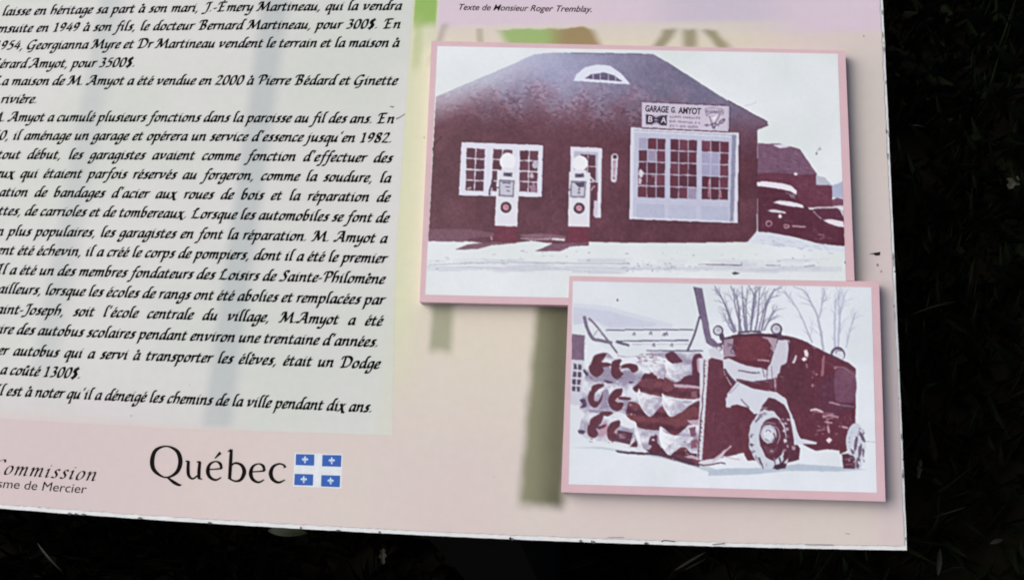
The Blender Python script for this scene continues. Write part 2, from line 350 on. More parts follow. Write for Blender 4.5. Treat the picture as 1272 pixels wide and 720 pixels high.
# ---- lettering: a broad-nib chancery hand; glyph = (advance, strokes), 1000 units to the em
AB = [(325, 385), (240, 405), (130, 330), (75, 170), (95, 45), (165, 30), (255, 115), (330, 290)]
AS = [(338, 405), (328, 100), (352, 28), (425, 75)]
ARCH = [(98, 210), (190, 345), (280, 405), (335, 345), (328, 100), (352, 28), (432, 75)]
IN = [(30, 330), (85, 400), (105, 365), (95, 25)]
ASC = [(245, 655), (175, 695), (115, 620), (102, 400), (95, 25)]
G = {
 'a': (420, [AB, AS]), 'c': (340, [[(310, 345), (265, 405), (180, 395), (95, 290), (65, 150), (100, 40), (190, 28), (310, 110)]]),
 'b': (420, [[(245, 655), (175, 695), (115, 620), (102, 400), (97, 110), (150, 28), (240, 60), (325, 190), (310, 340), (240, 400), (160, 340), (105, 230)]]),
 'd': (440, [AB, [(490, 645), (425, 695), (355, 620), (340, 400), (332, 100), (356, 28), (435, 75)]]),
 'e': (340, [[(80, 190), (200, 225), (290, 310), (265, 395), (185, 400), (95, 300), (65, 150), (100, 40), (190, 28), (318, 110)]]),
 'f': (320, [[(405, 635), (340, 695), (255, 630), (200, 400), (150, 0), (90, -200), (20, -250), (-60, -210)], [(80, 385), (320, 390)]]),
 'g': (400, [[(325, 385), (230, 405), (120, 330), (75, 190), (95, 75), (160, 55), (250, 130), (325, 290)], [(335, 405), (325, 120), (285, -110), (185, -240), (60, -235), (35, -150), (120, -90)]]),
 'h': (440, [ASC, [(98, 210), (190, 355), (290, 400), (350, 310), (345, 150), (290, 15)]]),
 'i': (240, [[(40, 330), (95, 400), (115, 365), (105, 100), (130, 28), (208, 80)], [(140, 545), (165, 530)]]),
 'j': (220, [[(40, 330), (95, 400), (112, 365), (100, 100), (60, -120), (-20, -235), (-110, -215)], [(130, 545), (155, 530)]]),
 'l': (240, [[(260, 655), (190, 695), (128, 620), (115, 400), (106, 100), (132, 28), (212, 80)]]),
 'm': (620, [IN, [(98, 210), (180, 345), (255, 405), (302, 345), (292, 25)], [(296, 210), (380, 345), (455, 405), (502, 345), (492, 100), (515, 28), (592, 75)]]),
 'n': (460, [IN, ARCH]), 'o': (400, [[(215, 400), (120, 340), (70, 180), (100, 45), (190, 28), (300, 110), (345, 270), (300, 380), (215, 400)]]),
 'p': (440, [[(40, 330), (95, 400), (115, 365), (100, 0), (70, -265)], [(103, 230), (190, 360), (290, 400), (365, 320), (350, 150), (270, 40), (170, 28), (105, 75)], [(20, -262), (105, -245)]]),
 'q': (400, [AB, [(340, 405), (325, 100), (290, -265)], [(230, -270), (370, -235)]]),
 'r': (300, [IN, [(98, 210), (170, 345), (240, 405), (310, 375)]]),
 's': (320, [[(290, 350), (240, 405), (160, 390), (120, 320), (170, 245), (235, 170), (225, 75), (140, 28), (40, 75)]]),
 't': (320, [[(150, 545), (122, 400), (105, 120), (135, 28), (220, 50), (285, 105)], [(30, 385), (270, 390)]]),
 'u': (460, [[(35, 330), (90, 400), (108, 355), (92, 130), (132, 28), (220, 80), (315, 260)], [(338, 400), (328, 100), (352, 28), (432, 75)]]),
 'v': (440, [[(30, 340), (90, 400), (130, 365), (150, 40)], [(150, 40), (290, 170), (375, 310), (350, 385), (300, 395)]]),
 'x': (420, [[(50, 345), (110, 400), (165, 325), (270, 20), (350, -80), (430, -50)], [(365, 390), (300, 390), (200, 220), (60, 20), (0, 10)]]),
 'y': (400, [[(35, 330), (90, 400), (108, 355), (95, 150), (130, 50), (215, 90), (310, 260)], [(335, 400), (320, 100), (275, -110), (185, -235), (60, -235), (25, -170)]]),
 '0': (440, [[(230, 620), (110, 500), (70, 250), (110, 50), (210, 28), (330, 150), (370, 400), (330, 580), (230, 620)]]),
 '1': (440, [[(100, 530), (235, 620)], [(235, 620), (225, 28)], [(110, 28), (330, 30)]]),
 '2': (440, [[(80, 500), (160, 615), (290, 610), (330, 490), (250, 320), (60, 40)], [(60, 40), (200, 48), (390, 30)]]),
 '3': (440, [[(100, 580), (200, 620), (310, 570), (290, 440), (180, 360)], [(180, 360), (310, 300), (330, 150), (230, 40), (60, 40)]]),
 '4': (440, [[(280, 620), (160, 400), (40, 210)], [(40, 205), (400, 205)], [(300, 440), (282, 28)]]),
 '5': (440, [[(365, 615), (180, 600)], [(180, 600), (120, 370)], [(120, 370), (250, 390), (340, 270), (300, 110), (190, 35), (50, 40)]]),
 '8': (440, [[(220, 350), (120, 440), (130, 570), (240, 620), (330, 550), (300, 430), (200, 330), (90, 220), (80, 90), (190, 28), (320, 90), (330, 230), (220, 350)]]),
 '9': (440, [[(330, 500), (250, 610), (140, 560), (90, 400), (150, 280), (260, 310), (345, 450)], [(350, 570), (330, 350), (260, 150), (110, 28)]]),
 '$': (440, [[(350, 530), (250, 600), (130, 560), (120, 430), (230, 330), (320, 220), (290, 80), (180, 30), (60, 80)], [(255, 690), (180, -70)]]),
 '.': (220, [[(55, 55), (110, 45)]]), ',': (220, [[(85, 50), (95, -10), (40, -110)]]), '-': (240, [[(35, 220), (205, 235)]]), '\u2019': (220, [[(120, 680), (128, 610), (75, 530)]]), ' ': (220, []),
 'A': (620, [[(-20, 110), (40, 30), (120, 70), (260, 310), (430, 640)], [(430, 640), (452, 300), (470, 70), (510, 28), (590, 65)], [(200, 240), (460, 240)], [(110, 480), (150, 600), (280, 650), (430, 635)]]),
 'B': (600, [[(240, 640), (205, 28)], [(40, 500), (80, 620), (230, 655), (420, 640), (455, 520), (370, 400), (215, 350)], [(215, 350), (400, 340), (475, 200), (400, 60), (220, 28), (100, 45)]]),
 'C': (520, [[(480, 540), (440, 640), (320, 640), (160, 500), (80, 280), (120, 80), (250, 28), (420, 110)]]),
 'D': (700, [[(240, 630), (210, 40)], [(50, 490), (90, 620), (250, 655), (460, 640), (610, 480), (590, 250), (450, 80), (230, 28), (90, 50)]]),
 'E': (620, [[(240, 640), (200, 40)], [(50, 490), (90, 610), (240, 650), (510, 635)], [(215, 345), (420, 355)], [(80, 45), (250, 28), (490, 60)]]),
 'G': (620, [[(520, 560), (460, 640), (330, 640), (170, 500), (80, 280), (120, 80), (250, 28), (400, 100), (490, 280)], [(370, 290), (570, 300)], [(490, 290), (450, 0), (350, -150), (190, -165)]]),
 'I': (380, [[(210, 640), (170, 30)], [(60, 490), (120, 620), (330, 640)], [(60, 30), (290, 38)]]),
 'J': (400, [[(320, 640), (290, 200), (220, -50), (80, -130), (0, -80)], [(110, 510), (180, 630), (440, 640)]]),
 'L': (580, [[(340, 550), (290, 640), (215, 600), (190, 400), (150, 100), (60, 30)], [(60, 30), (250, 62), (380, 30), (530, 85)], [(70, 470), (120, 480)]]),
 'M': (840, [[(20, 70), (90, 30), (160, 150), (250, 630)], [(250, 630), (380, 70)], [(380, 70), (660, 640)], [(660, 640), (690, 100), (740, 28), (825, 80)], [(60, 450), (100, 600), (250, 635)]]),
 'P': (540, [[(240, 630), (200, 30)], [(40, 470), (90, 610), (250, 655), (430, 640), (505, 500), (420, 340), (220, 290)]]),
 'S': (460, [[(430, 540), (380, 640), (260, 630), (190, 530), (250, 400), (340, 260), (300, 90), (170, 28), (10, 65)]]),
}
def accent(base, kind):
    adv, st = G[base]; st = [q for q in st if not (base == 'i' and len(q) == 2)]; m = adv / 2 + 5; y = 230 if base.isupper() else 0
    return (adv, st + [{'a': [(m - 15, 490 + y), (m + 75, 620 + y)], 'g': [(m - 65, 620 + y), (m + 20, 495 + y)], 'c': [(m - 85, 490 + y), (m, 600 + y), (m + 75, 490 + y)]}[kind]])
for ch, bs, kd in (('é', 'e', 'a'), ('è', 'e', 'g'), ('à', 'a', 'g'), ('û', 'u', 'c'), ('É', 'E', 'a'), ('ê', 'e', 'c')): G[ch] = accent(bs, kd)
NIB, HAIR, SLANT, WIDE = 170, 84, .20, 1.055
def glyph_quads(ch, nib=NIB, hair=HAIR, slant=SLANT, ang=40, sub=4):
    wv = Vector((math.cos(R(ang)), math.sin(R(ang)))) * nib / 2; out = []
    for st in G[ch][1]:
        p = smooth(st, sub, closed=(st[0] == st[-1]))
        for i in range(len(p) - 1):
            out.append([p[i] + wv, p[i + 1] + wv, p[i + 1] - wv, p[i] - wv])
        out += ribbon(p, [hair] * len(p))
    return [[Vector((q.x + slant * q.y, q.y)) for q in quad] for quad in out]
def width(txt, space): return sum(space if c == ' ' else G[c][0] for c in txt)
BLACK = ink((15, 10, 13), .06, 120, .75); BLACK.node_tree.nodes['Principled BSDF'].inputs['Specular IOR Level'].default_value = .06
def written(name, txt, em, space, base, parent, n=.00006, m=BLACK, start=0.0, track=0, wide=WIDE, **kw):
    """letters along base(s): s in ems -> (point, direction) on the board"""
    e = Mesh(); x = start
    for c in txt:
        if c == ' ': x += space; continue
        for quad in glyph_quads(c, **kw):
            pts = []
            for q in quad:
                o, d = base((x + q.x) / 1000 * em * wide); nn = Vector((-d.y, d.x)); p = o + nn * (q.y / 1000 * em); pts.append((p.x, p.y, n))
            e.poly(pts, m)
        x += G[c][0] + track
    return e.build(name, parent)
def baseline(p):
    """baseline through two or three photograph points; base(s) runs in metres from the first"""
    P = [px(*q).xy for q in p]
    d = P[-1] - P[0]; L = d.length; d /= L; q = Vector((-d.y, d.x)); bend = 0
    if len(P) == 3:
        r = P[1] - P[0]; s = r.dot(d); bend = r.dot(q) / (s * (L - s))
    def base(s):
        dd = (d + q * bend * (L - 2 * s)).normalized()
        return P[0] + d * s + q * (bend * s * (L - s)), dd
    return base, L
EM = .01085
LINES = [  # words left of the anchor, anchored words, x of anchor, x of end, baseline points (x, y)
 ('', 'laisse en héritage sa part à son mari, J.-Émery Martineau, qui la vendra', 2.5, 498, (0, 20, 230, 15.3, 497, 12.9)),
 ('ensuite', 'en 1949 à son fils, le docteur Bernard Martineau, pour 300$. En', 46.6, 496.4, (5, 40.9, 250, 37.4, 490, 35.8)),
 ('1954,', 'Georgianna Myre et Dr Martineau vendent le terrain et la maison à', 33.7, 494.8, (10, 62, 255, 59.7, 490, 58.9)),
 ('Gérard', 'Amyot, pour 3500$.', 36.8, 167.7, (5, 84.9, 160, 83.4)),
 ('La', 'maison de M. Amyot a été vendue en 2000 à Pierre Bédard et Ginette', 14.3, 492.3, (5, 106.3, 255, 105.7, 480, 105.9)),
 ('', 'rivière.', 0.5, 43, (3, 128.6, 43, 128.6)),
 ('M.', 'Amyot a cumulé plusieurs fonctions dans la paroisse au fil des ans. En', 10.4, 488.5, (10, 151.2, 250, 151.6, 479, 153.5)),
 ('1950,', 'il aménage un garage et opérera un service d’essence jusqu’en 1982.', 15.6, 486.5, (15, 174, 250, 175, 480, 177.5)),
 ('tout', 'début, les garagistes avaient comme fonction d’effectuer des', 34.4, 486, (10, 197.6, 250, 198.9, 480, 202.1)),
 ('eux', 'qui étaient parfois réservés au forgeron, comme la soudure, la', 25.4, 484.4, (10, 221, 240, 222.8, 480, 227)),
 ('ation', 'de bandages d’acier aux roues de bois et la réparation de', 43.8, 483.3, (10, 244.2, 240, 247.0, 480, 251)),
 ('ettes,', 'de carrioles et de tombereaux. Lorsque les automobiles se font de', 31.3, 481.9, (10, 267.5, 250, 271.5, 475, 276.5)),
 ('en', 'plus populaires, les garagistes en font la réparation. M. Amyot a', 8.8, 479.8, (20, 293, 245, 296.4, 475, 301.9)),
 ('ent', 'été échevin, il a créé le corps de pompiers, dont il a été le premier', 21.9, 478.8, (10, 316.5, 245, 321.0, 475, 326.9)),
 ('Il', 'a été un des membres fondateurs des Loisirs de Sainte-Philomène', 11.5, 476.7, (10, 340.8, 250, 346.6, 470, 352.5)),
 ('ailleurs,', 'lorsque les écoles de rangs ont été abolies et remplacées par', 57.3, 476, (20, 365, 245, 372.0, 470, 378.3)),
 ('Saint-Joseph,', 'soit l’école centrale du village, M.Amyot a été', 93.8, 474, (10, 390, 230, 396.6, 470, 404.6)),
 ('aire', 'des autobus scolaires pendant environ une trentaine d’années.', 20.8, 469.8, (8, 414.6, 245, 423.2, 465, 430.6)),
 ('er', 'autobus qui a servi à transporter les élèves, était un Dodge', 15.6, 470.4, (20, 441.5, 230, 449.3, 460, 457.6)),
 ('a', 'coûté 1300$.', 12, 100, (5, 464.8, 90, 469.6)),
 ('Il', 'est à noter qu’il a déneigé les chemins de la ville pendant dix ans.', 7.3, 462, (15, 491.5, 240, 501.9, 455, 511.7)),
]
body = Mesh()
text = bpy.data.objects.new('story_text', None); C.objects.link(text); text.parent = sign
for pre, main, x0, x1, bp in LINES:
    bp = [(bp[i], bp[i + 1]) for i in range(0, len(bp), 2)]
    base, L = baseline(bp)
    def s_of(x):                                   # metres along the baseline of photograph column x
        f = (x - bp[0][0]) / (bp[-1][0] - bp[0][0]); return f * L
    s0, s1 = s_of(x0), s_of(x1)
    nsp = main.count(' ')
    nat = width(main, 0) - 30
    em = EM
    sp = ((s1 - s0) / (em * WIDE) * 1000 - nat) / max(nsp, 1) if nsp else 220
    wide = WIDE
    if nsp and sp < 205:                            # tight line: narrower letters
        sp = 205; wide = (s1 - s0) / em * 1000 / (nat + sp * nsp)
    print('LINE', main[:14], 'space', round(sp), 'em', round(em / EM, 3))
    full = (pre + ' ' if pre else '') + main
    off = width(pre, sp) + sp if pre else 0
    b2 = lambda s, base=base, s0=s0: base(s + s0)
    written('text_line', full, em, sp, b2, text, start=-off - 25, wide=wide)
# tails of the lines just above the frame
base, L = baseline([(120, -7), (320, -10)]); written('text_line', 'p', EM, 220, base, text, start=700)

# ------------------------------------------------------------------ plain type (built-in font turned into mesh)
def plain(name, txt, p0, p1, height, parent, shear=0.0, n=.00006, m=BLACK, bold=0.0, spacing=1.0, capref=.73):
    """txt from photograph point p0 to p1 along its baseline, capitals `height` photograph pixels tall"""
    cu = bpy.data.curves.new(name, 'FONT'); cu.body = txt; cu.size = 1; cu.shear = shear; cu.offset = bold; cu.space_character = spacing
    tmp = bpy.data.objects.new('tmp', cu); C.objects.link(tmp)
    me = bpy.data.meshes.new_from_object(tmp.evaluated_get(bpy.context.evaluated_depsgraph_get()))
    bpy.data.objects.remove(tmp); bpy.data.curves.remove(cu)
    a, b = px(*p0, n), px(*p1, n); d = (b - a); L = d.length; d /= L; q = Vector((-d.y, d.x, 0))
    xs = [v.co.x for v in me.vertices]; x0, x1 = min(xs), max(xs)
    hy = height * .000506 / capref
    for v in me.vertices:
        x, y = (v.co.x - x0) / (x1 - x0) * L, v.co.y * hy
        v.co = a + d * x + q * y
    me.materials.clear(); me.materials.append(m); me.name = name
    return link(name, me, parent)
plain('caption_text', 'Texte de Monsieur Roger Tremblay.', (570, 12.5), (735, 15.2), 9.0, sign, shear=.3, bold=.010)
plain('caption_text', 'p', (915, -3.5), (924, -3.5), 8, sign, shear=.3, bold=.012)
plain('caption_text', 'y', (988, -3.5), (997, -3.5), 8, sign, shear=.3, bold=.012)
plain('committee_text', 'Tourisme de Mercier', (-42, 602.3), (107, 612.3), 11.5, sign, shear=.08)
base, L = baseline([(-13, 588.0), (125, 598.2)])
written('commission_text', 'Commission', .0146, 200, base, sign, track=62, nib=92, hair=26, ang=28, slant=.24)

# ---- the large wordmark: strokes with their own width (zoomed pixels: origin 170,540, 4.5 to one)
def wordmark():
    a = Art(.00006, (170, 540), 4.5); K = (24, 18, 22)
    def st(pts, closed=False):
        p = smooth([Vector(q) for q in pts], 8, closed)
        p2 = [Vector((q.x, q.y)) for q in p]
        for q in ribbon(p2, [q.z * 1.08 + 1.8 for q in p]): a.poly([a.P(c) for c in q], BLACK)
    st([(165, 62, 7), (105, 85, 17), (85, 145, 22), (100, 200, 18), (160, 236, 7), (220, 210, 17), (243, 150, 22), (225, 90, 18), (165, 62, 7)], True)
    st([(165, 232, 5), (205, 262, 16), (235, 278, 12), (250, 276, 3)])
    # u
    st([(272, 146, 6), (290, 146, 8)]); st([(288, 144, 14), (286, 190, 16), (290, 225, 15), (312, 243, 9), (345, 222, 7)])
    st([(335, 149, 6), (355, 149, 8)]); st([(352, 147, 14), (347, 200, 16), (347, 244, 14)]); st([(345, 241, 10), (366, 246, 4)])
    # e acute, e
    for ox, oy in ((0, 0), (240, 13)):
        st([(393 + ox, 192 + oy, 6), (435 + ox, 190 + oy, 6), (474 + ox, 186 + oy, 9)])
        st([(473 + ox, 188 + oy, 12), (466 + ox, 160 + oy, 14), (440 + ox, 147 + oy, 6), (408 + ox, 163 + oy, 13), (396 + ox, 200 + oy, 19), (408 + ox, 234 + oy, 16), (440 + ox, 250 + oy, 10), (472 + ox, 236 + oy, 5)])
    st([(436, 130, 5), (468, 97, 15)])
    # b
    st([(508, 92, 4), (528, 82, 13)]); st([(528, 79, 14), (524, 150, 17), (518, 246, 16)])
    st([(522, 178, 5), (548, 156, 9), (585, 168, 15), (600, 205, 20), (583, 246, 15), (552, 257, 9), (518, 244, 8)])
    # c
    st([(829, 182, 15), (822, 168, 9), (795, 160, 8), (762, 176, 14), (748, 212, 20), (760, 247, 17), (792, 264, 11), (828, 250, 5)])
    return a.build('wordmark', sign)
wordmark()

def flag():
    f = Art(.00003, (350, 550), 11.08)
    f.shape([(178, 132), (838, 150), (822, 622), (152, 592)], (212, 220, 224))
    o = f.build('flag_emblem', sign)
    quads = [[(195, 148), (450, 155), (445, 310), (190, 300)], [(560, 160), (822, 165), (815, 325), (553, 318)],
             [(178, 420), (435, 428), (428, 583), (170, 575)], [(545, 438), (805, 445), (798, 605), (540, 595)]]
    for q in quads:
        e = Art(.00006, (350, 550), 11.08); e.shape(q, (34, 86, 168))
        cx, cy = sum(p[0] for p in q) / 4, sum(p[1] for p in q) / 4 - 4
        W = (205, 226, 244)
        def S(pts): e.shape([(cx + x, cy + y) for x, y in pts], W, 1)
        S([(0, -52), (11, -28), (9, -4), (0, 10), (-9, -4), (-11, -28)])
        for sg in (-1, 1):
            S([(sg * 7, 8), (sg * 14, -10), (sg * 26, -20), (sg * 40, -10), (sg * 42, 6), (sg * 33, 14), (sg * 31, 2), (sg * 23, -2), (sg * 16, 12)])
        S([(-24, 12), (24, 12), (24, 20), (-24, 20)])
        S([(0, 22), (8, 30), (12, 40), (0, 52), (-12, 40), (-8, 30)])
        e.build('blue_quarter', o)
flag()

# ------------------------------------------------------------------ the two pictures, raised as plaques to cast drop shadows
# Each picture is a real printed sheet: a fine flat mesh whose points carry the ink colour of an old duotone photograph.
# What the picture shows is drawn in ink below; every depicted thing keeps its own piece of the sheet.
HP = .0080  # added thickness: lifts the flush prints so soft shadows fall beside them
PINK = ink((205, 175, 183), .05, 90)
MAROON, SNOW = (94, 49, 60), (208, 217, 222)
t = NT('photo_print', .45, .3)
ca = t.t.nodes.new('ShaderNodeVertexColor'); ca.layer_name = 'ink'; PRINT = t.out(ca.outputs['Color'])
def value_noise(h, w_, cell, octaves=3, gain=.5):
    out = np.zeros((h, w_)); amp = 1.0; tot = 0
    for _ in range(octaves):
        gh, gw = int(h / cell) + 3, int(w_ / cell) + 3; gr = RNG.random((gh, gw))
        y, x = np.arange(h) / cell, np.arange(w_) / cell; y0, x0 = y.astype(int), x.astype(int); fy, fx = (y - y0)[:, None], (x - x0)[None, :]
        fy, fx = fy * fy * (3 - 2 * fy), fx * fx * (3 - 2 * fx)
        a, b = gr[np.ix_(y0, x0)], gr[np.ix_(y0, x0 + 1)]; c, d = gr[np.ix_(y0 + 1, x0)], gr[np.ix_(y0 + 1, x0 + 1)]
        out += amp * ((a * (1 - fx) + b * fx) * (1 - fy) + (c * (1 - fx) + d * fx) * fy); tot += amp; amp *= gain; cell = max(1.0, cell / 2)
    return out / tot
def blur(im, sigma):
    n = int(3 * sigma) + 1; k = np.exp(-.5 * (np.arange(-n, n + 1) / sigma) ** 2); k /= k.sum()
    for ax in (0, 1):
        p = np.concatenate([np.repeat(im.take([0], ax), n, ax), im, np.repeat(im.take([-1], ax), n, ax)], ax)
        L = im.shape[ax]; im = sum(k[q] * p.take(range(q, q + L), ax) for q in range(2 * n + 1))
    return im
class Picture:
    SS = 2
    def __init__(s, name, outer, quad, hp, paper, skip=None):
        m = Mesh(); m.slab([px(*p, hp).xy for p in outer], .0002, hp, PINK); s.o = m.build(name, sign)
        s.quad, s.hp, s.skip, s.jobs, s.names = [Vector(q) for q in quad], hp, skip, [], ['photo_paper']
        xs, ys = [q[0] for q in quad], [q[1] for q in quad]; s.x0, s.y0 = min(xs) - 3, min(ys) - 3
        s.W, s.H = int((max(xs) + 3 - s.x0) * s.SS), int((max(ys) + 3 - s.y0) * s.SS)
        n = value_noise(s.H, s.W, 150, 4)[..., None]; n = np.clip((n - .3) / .4, 0, 1)
        s.im = np.array(paper[0], float) * (1 - n) + np.array(paper[1], float) * n; s.id = np.zeros((s.H, s.W), int)
        s.gy, s.gx = np.mgrid[0:s.H, 0:s.W]; s.gx = (s.gx + .5) / s.SS + s.x0; s.gy = (s.gy + .5) / s.SS + s.y0
    def paint(s, pts, col, alpha, pid):
        P = np.array([(q[0], q[1]) for q in pts]); a = ((P.min(0) - (s.x0, s.y0)) * s.SS).astype(int) - 1; b = ((P.max(0) - (s.x0, s.y0)) * s.SS).astype(int) + 2
        a = np.maximum(a, 0); b = np.minimum(b, (s.W, s.H))
        if (b <= a).any(): return
        sl = (slice(a[1], b[1]), slice(a[0], b[0])); X, Y = s.gx[sl], s.gy[sl]; ins = np.zeros(X.shape, bool)
        for i in range(len(P)):
            (xa, ya), (xb, yb) = P[i - 1], P[i]
            if ya == yb: continue
            c = (Y > min(ya, yb)) & (Y <= max(ya, yb)); ins ^= c & (X < xa + (Y - ya) * (xb - xa) / (yb - ya))
        if not ins.any(): return
        if pid == -2: ins &= s.im[sl].mean(2) < 140
        v = col(X, Y)[ins] if callable(col) else np.array(col, float)
        reg = s.im[sl]; reg[ins] = reg[ins] * (1 - alpha) + v * alpha
        if pid is not None and pid >= 0: s.id[sl][ins] = pid
    def finish(s, sigma=1.25, grain=5.0):
        for z, k, pts, col, alpha, pid in sorted(s.jobs, key=lambda q: (q[0], q[1])): s.paint(pts, col, alpha, pid)
        im = blur(s.im, sigma)
        lum = im.mean(2, keepdims=True)
        g = (value_noise(s.H, s.W, 2.6, 2) - .5)[..., None] * 2.6 * grain + (value_noise(s.H, s.W, 9, 3) - .5)[..., None] * 3.4 * grain + (value_noise(s.H, s.W, 70, 2) - .5)[..., None] * 2.2 * grain
        im = im + g * np.array((1.0, .95, 1.0)) * np.clip(1.25 - np.abs(lum - 110) / 105, .22, 1.1)
        im = im + .55 * (im - blur(im, 3.2))                     # the print's own crispness
        im[..., 1] += 5 * np.clip((150 - lum[..., 0]) / 90, 0, 1); im[..., 2] += 8 * np.clip((150 - lum[..., 0]) / 90, 0, 1); im[..., 0] -= 2 * np.clip((150 - lum[..., 0]) / 90, 0, 1)
        a, b, c, d = s.quad; nx, ny = int((b - a).length), int((d - a).length)
        V = [[(a * (1 - i / nx) + b * (i / nx)) * (1 - j / ny) + (d * (1 - i / nx) + c * (i / nx)) * (j / ny) for i in range(nx + 1)] for j in range(ny + 1)]
        pos = np.array([[px(q.x, q.y, s.hp + .0001)[:] for q in row] for row in V])
        xy = np.array([[(q.x, q.y) for q in row] for row in V])
        iy = np.clip(((xy[..., 1] - s.y0) * s.SS).astype(int), 0, s.H - 1); ix = np.clip(((xy[..., 0] - s.x0) * s.SS).astype(int), 0, s.W - 1)
        c8 = np.clip(im[iy, ix], 3, 250) / 255; rgb = np.where(c8 <= .04045, c8 / 12.92, ((c8 + .055) / 1.055) ** 2.4) * KEY
        cx_ = (xy[:-1, :-1] + xy[1:, 1:]) / 2; ci = s.id[np.clip(((cx_[..., 1] - s.y0) * s.SS).astype(int), 0, s.H - 1), np.clip(((cx_[..., 0] - s.x0) * s.SS).astype(int), 0, s.W - 1)]
        if s.skip: ci = np.where((cx_[..., 0] > s.skip[0] + 1) & (cx_[..., 1] > s.skip[1] + 1.2 + (cx_[..., 0] - s.skip[0]) * s.skip[2]), -1, ci)
        for k, name in enumerate(s.names):
            jj, ii = np.nonzero(ci == k)
            if not len(jj): continue
            q = np.stack([jj * (nx + 1) + ii, (jj + 1) * (nx + 1) + ii, (jj + 1) * (nx + 1) + ii + 1, jj * (nx + 1) + ii + 1], 1)
            used, inv_ = np.unique(q, return_inverse=True); inv_ = inv_.reshape(q.shape)
            me = bpy.data.meshes.new(name); me.from_pydata(pos.reshape(-1, 3)[used].tolist(), [], inv_.tolist())
            at = me.color_attributes.new('ink', 'FLOAT_COLOR', 'POINT'); cols = np.ones((len(used), 4)); cols[:, :3] = rgb.reshape(-1, 3)[used]
            at.data.foreach_set('color', cols.ravel()); me.materials.append(PRINT); link(name, me, s.o)
class PArt(Art):
    """same drawing calls as Art, laid down as ink on a Picture"""
    def __init__(s, pic, level, o, k): Art.__init__(s, 0, o, k); s.pic, s.level, s.pid, s.todo = pic, level, None, []
    def put(s, pts, rgb, layer, alpha=1.0): s.todo.append((s.level * 7 + layer, [(s.o[0] + q[0] / s.k, s.o[1] + q[1] / s.k) for q in pts], rgb, alpha))
    def shape(s, pts, rgb, layer=0, m=None, sm=False, alpha=1.0):
        if sm: pts = [tuple(p) for p in smooth(list(pts) + [pts[0]], 4, True)][:-1]
        s.put(pts, m or rgb, layer, alpha); return s
    def line(s, pts, wd, rgb, layer=0, sm=True, alpha=1.0):
        p = smooth(pts, 4) if sm else [Vector(q) for q in pts]
        n = len(p) - 1
        ws = [(wd if not isinstance(wd, tuple) else wd[0] + (wd[1] - wd[0]) * i / n) * s.k for i in range(n + 1)]
        L, Rr = [], []
        for q in ribbon(p, ws): L.append(q[0]); Rr.append(q[3]); last = q
        s.put(L + [last[1], last[2]] + Rr[::-1], rgb, layer, alpha); return s
    def build(s, name, parent=None):
        s.pic.names.append(name); pid = len(s.pic.names) - 1
        for z, pts, rgb, alpha in s.todo: s.pic.jobs.append((z, len(s.pic.jobs), pts, rgb, alpha, pid if alpha > .45 else None))
        s.todo = []
    def wash(s):
        """tone laid over whatever is below, belonging to no depicted thing"""
        for z, pts, rgb, alpha in s.todo: s.pic.jobs.append((z, len(s.pic.jobs), pts, rgb, alpha, -2))
        s.todo = []
GP = Picture('garage_picture', [(536, 51), (1050, 63), (1061.5, 348.5), (706.7, 342.1), (705.5, 378.8), (521, 375)],
             [(543.3, 57.5), (1040.6, 67.0), (1052.0, 377.0), (528.3, 366)], HP, ((211, 220, 222), (220, 227, 232)), skip=(705.6, 342.2, .0182))
gp = GP.o
PIC = GP
def art(level, o, k): return PArt(PIC, level, o, k)
A1, A2, A3, A4 = ((520, 40), 4.5), ((780, 40), 4.5), ((520, 160), 4.5), ((780, 180), 4.237)

WN1, WN2, WN3 = value_noise(GP.H, GP.W, 40, 4), value_noise(GP.H, GP.W, 3.0, 2), value_noise(GP.H, GP.W, 26, 3)
def ss(x, a, b): q = np.clip((x - a) / (b - a), 0, 1); return q * q * (3 - 2 * q)
def wall_tone(X, Y):
    iy, ix = ((Y - GP.y0) * 2).astype(int), ((X - GP.x0) * 2).astype(int); n1, n2, n3 = WN1[iy, ix], WN2[iy, ix], WN3[iy, ix]
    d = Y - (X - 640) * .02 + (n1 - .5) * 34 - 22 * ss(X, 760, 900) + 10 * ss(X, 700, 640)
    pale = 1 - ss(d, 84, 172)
    row = np.floor((Y - X * .012) / 2.3); ph = ((Y - X * .012) / 2.3) % 1; cell = ((X + (row % 2) * 1.9) / 3.8); bx = cell % 1
    h = np.abs(np.sin(row * 12.9898 + np.floor(cell) * 78.233) * 43758.5453) % 1
    joint = np.maximum(np.exp(-((ph - .5) / .2) ** 2), .8 * np.exp(-((bx - .5) / .12) ** 2))
    A, B = np.array(MAROON, float), np.array((158, 160, 190), float); B2 = np.array((120, 112, 138), float)
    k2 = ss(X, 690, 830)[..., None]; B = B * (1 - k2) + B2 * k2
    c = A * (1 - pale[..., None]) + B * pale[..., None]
    mid = np.clip(pale * (1 - pale) * 4, 0, 1) * ss(X, 905, 860)
    c = c + (mid * (h - .42) * 50 * ss(n3, .3, .55))[..., None] * np.array((1, .95, 1)) + (joint * (.25 + .75 * mid) * 11)[..., None] - 3
    c = c + ((n1 - .5) * 26 + (n2 - .5) * 12)[..., None] * np.array((1, .8, .9))
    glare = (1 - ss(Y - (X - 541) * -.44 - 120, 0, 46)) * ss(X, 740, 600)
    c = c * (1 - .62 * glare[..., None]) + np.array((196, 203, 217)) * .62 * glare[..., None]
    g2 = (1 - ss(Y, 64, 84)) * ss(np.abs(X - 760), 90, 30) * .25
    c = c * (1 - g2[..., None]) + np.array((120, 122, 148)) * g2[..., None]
    return c
a = art(0, (0, 0), 1)
